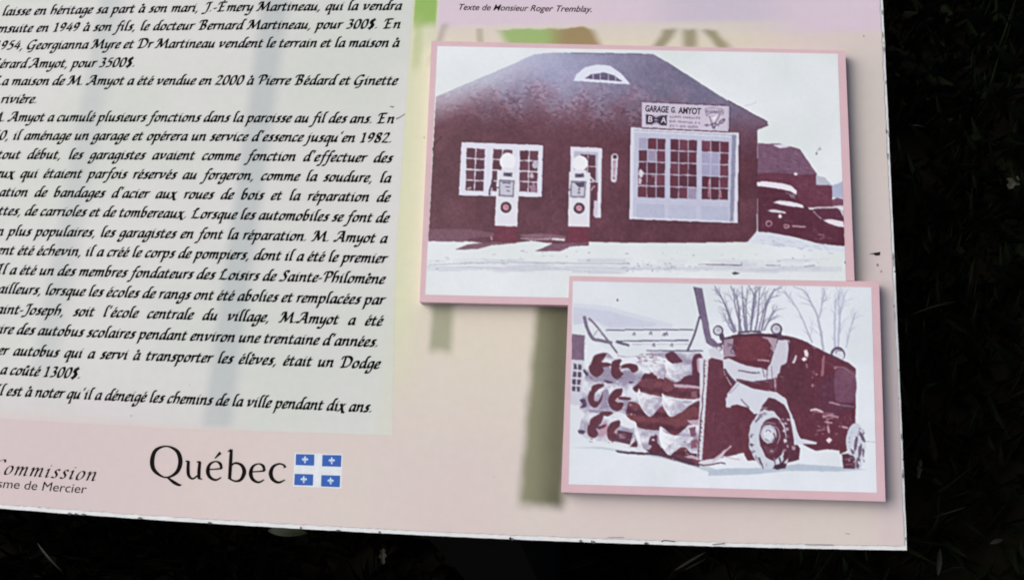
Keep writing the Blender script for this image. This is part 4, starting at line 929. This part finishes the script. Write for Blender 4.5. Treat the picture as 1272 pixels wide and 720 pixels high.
for q in ([(470, 332), (520, 336), (516, 352), (488, 376), (466, 420), (450, 390)], [(600, 350), (660, 360), (640, 372), (650, 384), (604, 412), (590, 380)], [(440, 528), (500, 526), (470, 544), (450, 600), (432, 570)], [(610, 552), (690, 560), (640, 592), (588, 620), (590, 580)], [(630, 160), (696, 160), (694, 188), (640, 206), (620, 220)]): a.shape(q, (190, 196, 212), 4, sm=True, alpha=.3)
for q in ([(400, 282), (392, 320), (404, 366), (430, 408), (464, 434)], [(533, 308), (531, 346), (546, 398), (576, 436)], [(381, 478), (377, 526), (393, 574), (420, 610)], [(519, 494), (514, 552), (533, 612), (568, 652)], [(550, 126), (549, 166), (572, 210), (612, 238)]): a.line(q, (1.4, .7), (226, 231, 238), 5)
a.shape([(462, 552), (480, 544), (500, 538), (504, 580), (522, 610), (490, 630), (458, 624), (470, 600), (452, 592)], DK, 4, sm=True); a.oval((478, 566), 8, 7, (196, 190, 206), 5, .3, 10)
for q in ([(545, 92), (590, 74), (626, 108), (644, 130), (600, 140), (570, 130)], [(700, 108), (734, 84), (752, 110), (746, 236), (720, 242), (696, 198)], [(630, 240), (655, 212), (700, 206), (736, 222), (734, 256), (640, 254)]): a.shape(q, (92, 44, 60), 3, sm=True)
a.shape([(722, 120), (745, 115), (745, 180), (728, 186)], (178, 150, 172), 4, sm=True)
for q in ([(590, 256), (660, 258), (742, 268), (742, 281), (600, 272)], [(668, 458), (742, 452), (742, 486), (690, 478)], [(650, 660), (690, 650), (728, 664), (722, 678)]): a.shape(q, (182, 160, 178), 4)
for q in ([(690, 300), (722, 290), (724, 330), (694, 330)], [(680, 500), (716, 490), (716, 546), (690, 546)], [(690, 570), (730, 560), (734, 610), (690, 614)]): a.shape(q, (128, 82, 100), 4)
a.shape([(394, 150), (430, 168), (462, 190), (440, 196), (402, 172)], WS, 4, sm=True); a.shape([(500, 206), (518, 206), (514, 226), (502, 224)], (200, 180, 190), 4)
# the small spirals
for q in ([(130, 142), (152, 96), (216, 80), (206, 110), (190, 136), (202, 182), (166, 216), (130, 196), (118, 162)], [(190, 134), (240, 140), (236, 156), (194, 158)], [(245, 140), (266, 120), (302, 118), (290, 150), (298, 185), (312, 200), (276, 228), (246, 202)], [(290, 156), (340, 140), (386, 148), (396, 175), (366, 192), (340, 166), (300, 170)],
          [(118, 312), (142, 262), (196, 252), (202, 268), (172, 286), (152, 310), (150, 346), (172, 348), (196, 302), (188, 350), (160, 386), (130, 376), (116, 346)], [(234, 322), (262, 286), (306, 280), (302, 315), (282, 330), (276, 356), (312, 360), (302, 396), (270, 406), (240, 386), (228, 352)],
          [(110, 502), (130, 450), (186, 418), (202, 430), (190, 470), (160, 502), (172, 532), (150, 556), (116, 542)], [(224, 502), (250, 466), (292, 458), (292, 490), (266, 516), (282, 560), (250, 576), (222, 552)], [(176, 416), (214, 408), (254, 412), (222, 436)], [(164, 494), (216, 480), (210, 496), (178, 506)],
          [(350, 602), (372, 580), (386, 572), (388, 606)], [(280, 326), (350, 330), (348, 344), (286, 342)]): a.shape(q, DK, 3, sm=True)
a.shape([(280, 512), (366, 526), (350, 592), (268, 576)], (92, 50, 66), 3); a.oval((305, 546), 22, 13, (140, 108, 124), 4, .35, 14); a.oval((316, 542), 9, 6, (96, 56, 72), 5, .3, 10)
a.line([(374, 552), (362, 580), (346, 602)], 1.8, (206, 204, 216), 5); a.line([(268, 350), (284, 332)], 2.2, (214, 160, 158), 4); a.line([(262, 528), (272, 508)], 1.6, (196, 150, 156), 4); a.line([(288, 168), (300, 158)], 2, (186, 150, 166), 4)
for q in ([(66, 344), (92, 336), (102, 352), (104, 380), (70, 388), (84, 366)], [(60, 512), (96, 514), (90, 532), (64, 528)], [(200, 234), (232, 238), (256, 246), (224, 252)], [(340, 240), (372, 242), (352, 252)], [(92, 170), (116, 196), (110, 210), (90, 186)]): a.shape(q, (82, 60, 84), 3, sm=True)
a.line([(128, 296), (138, 262), (190, 246)], .9, (214, 218, 228), 5); a.line([(234, 312), (258, 280), (300, 272)], .9, (214, 218, 228), 5); a.line([(118, 486), (132, 444), (180, 414)], .9, (206, 208, 220), 5); a.line([(104, 470), (96, 500), (104, 530)], 1.0, (150, 146, 168), 4)
for k in range(90):
    x = random.uniform(90, 380); y = random.uniform(110, 560); a.line([(x, y), (x + random.uniform(-14, 14), y + random.uniform(-8, 8))], random.uniform(.5, 1.2), random.choice([(176, 170, 190), (206, 210, 222), (146, 134, 156), (198, 202, 216)]), 2)
for k in range(36):
    x = random.uniform(400, 730); y = random.uniform(200, 640); a.line([(x, y), (x + random.uniform(-14, 14), y + random.uniform(-6, 6))], random.uniform(.5, 1.0), random.choice([(116, 66, 80), (128, 82, 96), (84, 36, 50)]), 2)
for k in range(24):
    x = random.uniform(560, 740); y = random.uniform(560, 690); a.line([(x, y), (x + random.uniform(-10, 10), y + random.uniform(-6, 6))], random.uniform(.6, 1.2), random.choice([(180, 166, 182), (206, 206, 218), (110, 70, 88)]), 5)
for k in range(70):
    x, y = random.choice([(random.uniform(110, 380), random.choice([215, 230, 238, 395, 405, 415, 560, 575]) + random.uniform(-8, 8)), (random.uniform(380, 560), random.uniform(85, 135))]); a.line([(x, y), (x + random.uniform(8, 26), y + random.uniform(-5, 7))], random.uniform(.5, 1.3), random.choice([(112, 84, 106), (134, 112, 136), (90, 52, 70)]), 4, alpha=.7)
a.line([(268, 628), (330, 636), (430, 642), (560, 656), (640, 680), (710, 704)], (1.6, 4), (72, 46, 66), 5)
a.build('auger', sp_)
# side plate and mouldboard
a = art(4, *B7)
a.shape([(806, -60), (845, -75), (890, -62), (893, 200), (902, 440), (870, 470), (842, 492), (770, 502)], (104, 46, 60))
a.at(*B6); a.shape([(15, 535), (92, 556), (100, 640), (160, 720), (210, 720), (230, 1140), (60, 1180), (-20, 1180)], (98, 46, 59), 1)
a.at(*B7)
a.shape([(758, -70), (812, -70), (800, 120), (775, 500), (744, 496), (762, 150)], (204, 206, 218), 1)
a.line([(786, -60), (783, 30), (785, 80), (775, 150), (777, 200), (766, 260), (763, 330), (755, 400), (753, 490)], 1.5, (96, 52, 70), 2)
for k in range(26): y = -60 + k * 21; a.line([(792 - k * 1.5 + random.uniform(-3, 3), y + random.uniform(-6, 6)), (799 - k * 1.5 + random.uniform(-3, 3), y + random.uniform(4, 14))], random.uniform(.6, 1.7), random.choice([(108, 72, 90), (134, 104, 122), (92, 52, 68)]), 3)
a.shape([(760, 505), (830, 498), (870, 470), (905, 440), (908, 452), (870, 500), (800, 526), (750, 522)], (206, 206, 218), 2)
a.line([(745, 520), (800, 528), (870, 515), (905, 520)], 1.6, (92, 62, 80), 3)
a.at(*B8); a.line([(20, 480), (70, 440), (120, 395)], 1.6, (190, 170, 186), 2); a.line([(70, 450), (165, 468)], 1.6, (196, 180, 194), 2); a.shape([(90, 140), (150, 170), (210, 200), (95, 192)], (206, 200, 212), 2)
a.build('mouldboard', sp_)

# the truck
a = art(5, *B6)
a.shape([(95, 408), (190, 384), (340, 378), (460, 388), (560, 408), (640, 440), (668, 470), (780, 512), (900, 570), (942, 604), (940, 900), (935, 1000), (905, 1120), (838, 1150), (838, 1128), (760, 1118), (690, 1130), (620, 1098), (560, 1060), (500, 1150), (480, 1190), (250, 1190), (200, 1100), (120, 740), (95, 560)], (96, 42, 55))
a.shape([(100, 415), (160, 415), (150, 470), (175, 525), (95, 530)], (156, 138, 156), 1); a.shape([(340, 400), (440, 412), (420, 500), (395, 480), (400, 450)], (168, 150, 168), 1)
a.line([(110, 412), (190, 392), (340, 388), (445, 402)], 2.4, (66, 34, 50), 2); a.line([(450, 392), (560, 412), (640, 448), (780, 520), (935, 605)], 1.5, (84, 50, 68), 2)
a.line([(120, 460), (170, 455), (160, 480)], 1.2, (96, 70, 92), 2); a.line([(315, 548), (390, 555)], 1.6, (190, 160, 172), 2)
a.shape([(445, 420), (520, 424), (514, 470), (500, 560), (470, 610), (440, 645), (350, 650), (372, 610), (395, 575)], (196, 198, 212), 3)
a.shape([(95, 545), (130, 540), (240, 585), (340, 602), (440, 640), (440, 690), (300, 690), (180, 690), (130, 640), (100, 620)], (202, 206, 218), 2)
a.line([(190, 615), (260, 628), (330, 632)], 1.8, (108, 84, 106), 3); a.line([(180, 680), (280, 690), (380, 680)], 2.2, (104, 74, 94), 3); a.line([(345, 600), (360, 660)], 1.2, (128, 108, 130), 3); a.line([(105, 625), (165, 690)], 3.6, (92, 60, 78), 3)
a.shape([(420, 650), (440, 650), (438, 740), (424, 740)], (190, 178, 194), 3)
a.line([(505, 580), (535, 575), (552, 550), (560, 520)], 2.6, (206, 200, 212), 3); a.shape([(612, 490), (630, 482), (640, 510), (632, 535), (615, 520)], (216, 206, 216), 3); a.shape([(595, 545), (615, 528), (632, 545), (610, 558)], (226, 214, 222), 3); a.line([(625, 570), (630, 600)], 1.2, (170, 130, 146), 3)
a.line([(738, 520), (735, 580), (728, 645)], 2.4, (150, 96, 108), 3); a.line([(512, 430), (518, 560), (505, 700)], 1, (70, 30, 44), 3); a.line([(660, 470), (672, 700), (660, 880)], .9, (74, 32, 46), 3)
for x, y in ((672, 625), (668, 660), (670, 712), (808, 600), (690, 640)): a.oval((x, y), 7, 6, (176, 130, 144), 4, .3)
a.line([(800, 590), (870, 600), (880, 612)], 1.1, (136, 90, 106), 3); a.line([(745, 560), (900, 640)], .9, (116, 66, 80), 3)
a.shape([(700, 700), (800, 640), (930, 690), (928, 860), (820, 900), (700, 860)], (92, 46, 62), 2)
a.at(*B8); a.line([(535, 208), (570, 205), (605, 220)], 2.4, (206, 190, 200), 3); a.line([(600, 245), (640, 235), (685, 245)], 2.6, (166, 130, 144), 3); a.line([(625, 250), (632, 290)], 1.6, (150, 110, 126), 3); a.line([(635, 165), (690, 180)], 2, (170, 136, 152), 3); a.line([(690, 180), (768, 190)], 2.4, (122, 90, 112), 3)
a.shape([(635, 350), (652, 362), (635, 382), (618, 366)], (222, 206, 212), 3)
for k in range(12): a.oval((random.uniform(560, 700), random.uniform(270, 340)), random.uniform(4, 9), random.uniform(3, 7), random.choice([(140, 96, 112), (120, 72, 88)]), 4, .3)
a.oval((550, 78), 8, 8, (176, 130, 144), 4); a.oval((553, 12), 6, 14, (150, 100, 116), 4); a.oval((600, 8), 8, 12, (140, 96, 112), 4)
a.at((870, 390), 3.6)
a.shape([(606, 250), (690, 262), (690, 384), (640, 392), (604, 380)], (112, 70, 90), 3, sm=True); a.shape([(360, 230), (470, 240), (490, 400), (440, 420), (380, 350)], (90, 42, 54), 3, sm=True)
a.shape([(180, 108), (300, 112), (300, 190), (230, 208), (160, 190)], (108, 50, 60), 3, sm=True); a.line([(120, 130), (145, 142), (135, 170), (165, 180)], 1.4, (104, 74, 96), 4); a.line([(255, 204), (310, 210)], 1.4, (190, 164, 176), 4); a.line([(310, 190), (322, 160), (318, 140)], 1.2, (120, 90, 110), 4)
a.line([(300, 240), (296, 300)], 1.2, (120, 96, 120), 4); a.line([(318, 230), (322, 300)], 1.0, (140, 120, 142), 4); a.shape([(300, 290), (346, 284), (346, 340), (328, 332), (310, 330)], (106, 62, 78), 4); a.line([(334, 290), (336, 330)], 1.4, (200, 180, 190), 5); a.line([(160, 290), (230, 302), (310, 296)], 1.6, (92, 56, 74), 4)
a.line([(108, 245), (130, 290), (150, 300)], 3, (84, 50, 66), 4); a.line([(116, 280), (140, 318)], 1.2, (190, 176, 190), 5)
for q in ([(498, 432), (540, 440), (600, 446)], [(545, 452), (610, 458)], [(600, 462), (560, 470)], [(555, 480), (590, 486)], [(620, 500), (660, 508)], [(520, 520), (560, 514)], [(570, 500), (575, 530)]): a.line(q, random.uniform(1, 2.4), random.choice([(168, 130, 146), (140, 96, 112), (190, 160, 172)]), 4)
for k in range(30): a.oval((random.uniform(480, 680), random.uniform(430, 590)), random.uniform(2, 5), random.uniform(2, 4), random.choice([(124, 76, 92), (140, 100, 116), (84, 36, 50)]), 4, .4, 9)
a.line([(548, 196), (548, 230), (542, 276)], 2.2, (150, 100, 112), 4); a.line([(500, 150), (506, 300), (500, 420)], .9, (78, 34, 48), 4); a.line([(600, 240), (640, 236), (670, 262)], 1.0, (150, 116, 132), 4)
a.build('snowplow_truck', sp_)
# half-tones over the machine, as an old print renders them
a = art(8.9, (870, 390), 3.6)
for k in range(90):
    x, y = random.uniform(370, 690), random.uniform(130, 600)
    if y < 120 + (x - 380) * .42 or x > 686: continue
    ln = random.uniform(6, 46); vert = random.random() < .6
    a.line([(x, y), (x + random.uniform(-2, 2), y + ln)] if vert else [(x, y), (x + ln * .8, y + random.uniform(0, 8))], random.uniform(.8, 3.5), random.choice([(134, 86, 104), (70, 28, 42), (120, 70, 86), (64, 26, 40)]), 0, alpha=random.uniform(.12, .4))
for k in range(30):
    x, y = random.uniform(20, 220), random.uniform(220, 660); a.line([(x, y), (x + random.uniform(-4, 4), y + random.uniform(10, 60))], random.uniform(1, 4), random.choice([(128, 78, 92), (72, 30, 44), (110, 60, 72)]), 0, alpha=random.uniform(.1, .35))
for k in range(26):
    x, y = random.uniform(120, 380), random.uniform(200, 420); a.line([(x, y), (x + random.uniform(10, 40), y + random.uniform(-4, 14))], random.uniform(.8, 2.6), random.choice([(150, 146, 168), (226, 230, 238), (120, 100, 124)]), 0, alpha=random.uniform(.15, .45))
a.wash()
a = art(7, *B8)
a.shape([(92, 190), (100, 122), (150, 58), (240, 96), (360, 114), (410, 150), (425, 206), (452, 262), (466, 320), (485, 356), (572, 376), (566, 386), (480, 386), (452, 392), (440, 300), (425, 225), (400, 180), (350, 148), (318, 142), (285, 180), (268, 225), (240, 228), (205, 192), (150, 178)], (204, 210, 222))
a.line([(170, 150), (215, 195)], 1.6, (120, 96, 120), 1); a.line([(110, 120), (160, 70)], 1, (150, 140, 164), 1)
a.shape([(440, 396), (460, 398), (455, 418), (440, 414)], (170, 140, 156), 1)
a.build('fender', sp_)
def front_wheel():
    a = art(6, (870, 390), 3.6); D, Wt = (90, 42, 56), (196, 204, 216)
    a.shape([(285, 400), (330, 376), (376, 392), (405, 440), (416, 510), (412, 585), (395, 640), (372, 668), (440, 650), (446, 600), (420, 560), (380, 690), (300, 690), (280, 600)], D, 0)
    a.oval((303, 560), 86, 130, Wt, 1, .06, 40)
    a.shape([(330, 432), (372, 440), (402, 480), (412, 540), (404, 600), (384, 648), (372, 622), (386, 560), (376, 500), (352, 462)], D, 2, sm=True)
    a.oval((322, 556), 60, 96, D, 2, .04, 30)
    a.shape([(262, 590), (276, 600), (296, 640), (336, 656), (372, 640), (350, 676), (300, 680), (268, 640)], Wt, 3, sm=True)
    a.oval((306, 536), 36, 40, (186, 190, 206), 3, .09, 22); a.oval((304, 534), 24, 27, (210, 216, 226), 4, .1, 18)
    a.line([(318, 498), (344, 510), (354, 545), (344, 580)], 1.6, (150, 130, 150), 4); a.line([(276, 500), (300, 484), (336, 490)], 1.4, (142, 118, 140), 4)
    a.line([(290, 524), (304, 516), (318, 526)], 1.0, (112, 84, 106), 5); a.line([(326, 530), (334, 552), (322, 570)], 1.4, (96, 56, 74), 5); a.line([(290, 556), (306, 566)], 1.0, (120, 96, 118), 5)
    a.shape([(282, 586), (330, 600), (346, 590), (330, 625), (300, 622)], (104, 58, 72), 4, sm=True); a.oval((318, 612), 9, 7, (150, 124, 142), 5, .3, 10)
    for x, y in ((368, 470), (380, 488), (388, 512), (372, 520), (392, 545), (380, 566), (390, 590), (376, 606), (358, 480), (394, 470)): a.oval((x, y), random.uniform(4, 8), random.uniform(4, 9), random.choice([(206, 198, 210), (150, 112, 130), (124, 76, 92), (180, 160, 176)]), 4, .35, 9)
    for q in ([(262, 640), (282, 690)], [(330, 640), (338, 690)], [(354, 640), (362, 686)], [(248, 480), (262, 462)], [(226, 540), (240, 536)], [(222, 580), (240, 584)], [(228, 620), (246, 612)], [(262, 450), (290, 440)]): a.line(q, (2.2, 1.0), random.choice([(84, 52, 70), (120, 96, 118), (136, 116, 138)]), 4)
    for k in range(26):
        an = random.uniform(1.6, 4.6); x, y = 303 + 76 * math.cos(an), 560 + 116 * math.sin(an); a.oval((x, y), random.uniform(3, 7), random.uniform(3, 9), random.choice([(160, 158, 178), (176, 182, 198), (120, 100, 122)]), 3, .35, 9)
    a.shape([(328, 676), (372, 660), (370, 690), (336, 694)], (70, 40, 56), 5)
    a.build('wheel', sp_)
front_wheel()
def rear_wheel():
    a = art(6, (870, 390), 3.6); Wt = (194, 202, 214)
    a.shape([(632, 624), (690, 622), (694, 690), (640, 690)], (86, 40, 54), 0); a.line([(646, 650), (690, 640)], 1.2, (140, 104, 122), 1); a.line([(644, 672), (686, 668)], 1.2, (130, 92, 110), 1)
    a.shape([(656, 612), (652, 560), (664, 510), (690, 486), (716, 500), (734, 540), (740, 590), (730, 650), (714, 692), (694, 696), (690, 640), (664, 626)], Wt, 1, sm=True)
    for q in ([(706, 520), (728, 540), (738, 570), (722, 560)], [(690, 560), (704, 548), (700, 596), (688, 610)], [(708, 590), (722, 580), (718, 630), (706, 640)], [(700, 640), (716, 650), (706, 690), (696, 680)], [(672, 600), (690, 616), (680, 626)], [(724, 600), (734, 610), (728, 640)]): a.shape(q, (104, 82, 106), 2, sm=True)
    for k in range(30): a.oval((random.uniform(660, 732), random.uniform(505, 685)), random.uniform(2, 5), random.uniform(3, 8), random.choice([(150, 140, 162), (112, 86, 108), (214, 220, 228), (172, 174, 192)]), 3, .4, 9)
    a.line([(738, 568), (790, 572)], .9, (170, 182, 196), 1)
    a.build('wheel', sp_)
rear_wheel()
for cx, cy, r in ((63, 362, 33), (435, 352, 36)):
    a = art(8, *B6); a.line([(cx + (18 if cx < 100 else 14), cy + 20), (cx + (28 if cx < 100 else 18), cy + 60)], 6, (86, 60, 82), 0)
    a.oval((cx, cy), r, r, (88, 66, 90), 1); a.oval((cx - 2, cy + 1), r * .72, r * .72, (196, 202, 214), 2); a.oval((cx + 2, cy - 4), r * .38, r * .38, (168, 172, 190), 3, .2); a.build('spot_lamp', sp_)
a = art(8, *B6); a.line([(188, 376), (260, 368), (335, 370)], 2.4, (84, 62, 86)); a.line([(195, 366), (195, 384)], 1.6, (84, 62, 86)); a.line([(330, 362), (335, 384)], 1.6, (84, 62, 86)); a.build('roof_bar', sp_)
a = art(4, *B6); a.oval((826, 512), 48, 46, (92, 74, 98)); a.oval((830, 520), 36, 38, (206, 212, 222), 1); a.line([(815, 510), (820, 492), (850, 490)], 1.4, (120, 108, 132), 2); a.build('mirror', sp_)
a = art(5, *B6); a.oval((68, 468), 22, 26, (120, 92, 116), 0); a.oval((66, 478), 14, 14, (196, 196, 210), 1); a.shape([(0, 480), (40, 470), (100, 520), (95, 552), (15, 535)], (200, 204, 216), 1); a.line([(85, 400), (92, 440), (70, 450)], 3, (92, 66, 88), 2); a.build('headlamp', sp_)
a = art(1, *B5); a.oval((344, 168), 5, 8, (64, 60, 78)); a.build('photo_speck', sp_)

PIC = GP; a = art(7, (0, 0), 1)
for k in range(150):                                # streaks and stains of the siding, cars and snow
    x, y = random.uniform(545, 1048), random.uniform(165, 300); a.line([(x, y), (x + random.uniform(-1, 1), y + random.uniform(3, 16))], random.uniform(.5, 1.8), random.choice([(126, 80, 96), (76, 32, 46), (70, 30, 44)]), 0, alpha=random.uniform(.08, .28))
for k in range(60):
    x, y = random.uniform(942, 1046), random.uniform(185, 302); a.line([(x, y), (x + random.uniform(3, 14), y + random.uniform(-1, 4))], random.uniform(.5, 1.5), random.choice([(150, 116, 132), (62, 24, 38), (120, 80, 96)]), 0, alpha=random.uniform(.15, .45))
a.wash(); GP.finish(); SPIC.finish()

# ------------------------------------------------------------------ wear on the board
class Wear(Art):
    """every mark a part of its own"""
    label = 'scuff_mark'
    def poly(s, pts, m, up=True): Mesh.poly(s, pts, m, up)
    def flush(s):
        if s.f: s.build(s.label, sign)
        s.v, s.f, s.mi, s.mats = [], [], [], []
    def shape(s, *k, **q): super().shape(*k, **q); s.flush(); return s
    def line(s, *k, **q): super().line(*k, **q); s.flush(); return s
a = Wear(.00012)
a.shape([(1079, 315.4), (1087, 313.8), (1093.5, 312.6), (1093, 317), (1088, 317.6), (1085, 315.8)], (14, 12, 14)); a.oval((1090, 329), 1.4, 1.8, (142, 116, 120), 0, .3); a.oval((1094.5, 337), 1.2, 1.6, (176, 142, 146), 0, .3)
a.oval((1073, 45), .9, .8, (92, 80, 92)); a.oval((1112, 337), 1.1, 1.4, (44, 40, 46), 0, .2); a.oval((527, 171), 1, 1, (168, 150, 126)); a.line([(492, 148), (498, 145), (503, 141.5)], (1.4, .8), (92, 96, 90)); a.oval((486, 132.5), 2, .9, (120, 126, 122), 0, .3)
a.line([(487, 134), (489.5, 132)], 1.0, (104, 108, 104)); a.oval((163, 516), 1, .9, (150, 150, 150))
a.line([(1050, 662), (1056, 662.5)], .9, (140, 132, 130))
for k in range(34):
    x, y = random.uniform(10, 1090), random.uniform(20, 620); a.oval((x, y), random.uniform(.3, .8), random.uniform(.3, .7), random.choice([(150, 142, 140), (166, 158, 154), (128, 122, 122)]), 0, .3, 8)
a = Wear(.00010); a.label = 'edge_chip'
def by(x): return 631 + (683 - 631) * x / 1127 + 9.0 * 4 * (x / 1127) * (1 - x / 1127) * .999
for x in [84, 92, 101, 171, 372, 470, 632, 734] + [random.uniform(10, 1110) for _ in range(6)]:
    wd = random.uniform(2, 6); y = by(x) - random.uniform(-.3, 1.6); a.shape([(x, y), (x + wd * .4, y - random.uniform(.8, 2.2)), (x + wd, y - .2), (x + wd * .7, y + 1.5), (x + wd * .2, y + 1.5)], random.choice([(40, 36, 38), (70, 66, 66), (96, 92, 92)]))
a.line([(822, by(822) - 3.4), (825, by(825) - 5.6), (838, by(838) - 4.6)], 1.1, (60, 54, 56)); a.line([(885, by(885) - 2), (900, by(900) - 4)], 1.0, (90, 84, 86)); a.line([(1000, by(1000) - 5), (1035, by(1035) - 5.4)], 1.2, (150, 144, 146)); a.line([(755, by(755) - 7), (775, by(775) - 7.5)], 1.1, (150, 142, 142))
for k in range(24):
    y = random.uniform(5, 675); x = 1096.5 + (1127 - 1096.5) * y / 683 - random.uniform(0, 3.4); h = random.uniform(2, 11); a.shape([(x, y), (x + random.uniform(.6, 1.4), y + h * .3), (x + .8, y + h), (x - .3, y + h * .7)], random.choice([(120, 120, 124), (160, 160, 162), (84, 84, 88)]))

# ------------------------------------------------------------------ black post carrying the board
p0, p1 = px(487, 690), px(628, 690); wid = (p1 - p0).length * 1.12; cxp = (p0.x + p1.x) / 2
inv = BOARD.inverted()
t = NT('black_post_paint', .6, .2); t.coords(); POST = t.out(t.mix(t.noise(40, 5), (.003, .003, .003), (.008, .008, .008)))
pm = Mesh(); yc = BOARD @ Vector((cxp, px(557, 668).y + .055, -.012)); hw = wid / 2; c = .006
ring = [(-hw + c, -hw), (hw - c, -hw), (hw, -hw + c), (hw, hw - c), (hw - c, hw), (-hw + c, hw), (-hw, hw - c), (-hw, -hw + c)]
k = len(ring)
for (z, top) in ((-.05, 0), (1, 1)):
    for x, y in ring:
        W = Vector((yc.x + x, yc.y + y, z))
        if top:                                    # cut the post flush under the board
            W.z = 0; o = inv @ W; d = inv.to_3x3() @ Vector((0, 0, 1)); s_ = (-.0105 - o.z) / d.z; pm.v.append(tuple(o + d * s_))
        else: pm.v.append(tuple(inv @ W))
for i in range(k):
    j = (i + 1) % k; pm.f.append([i, j, k + j, k + i]); pm.mi.append(0)
pm.f.append(list(range(k, 2 * k))); pm.mi.append(0); pm.mats = [POST]; pm.build('post', sign)
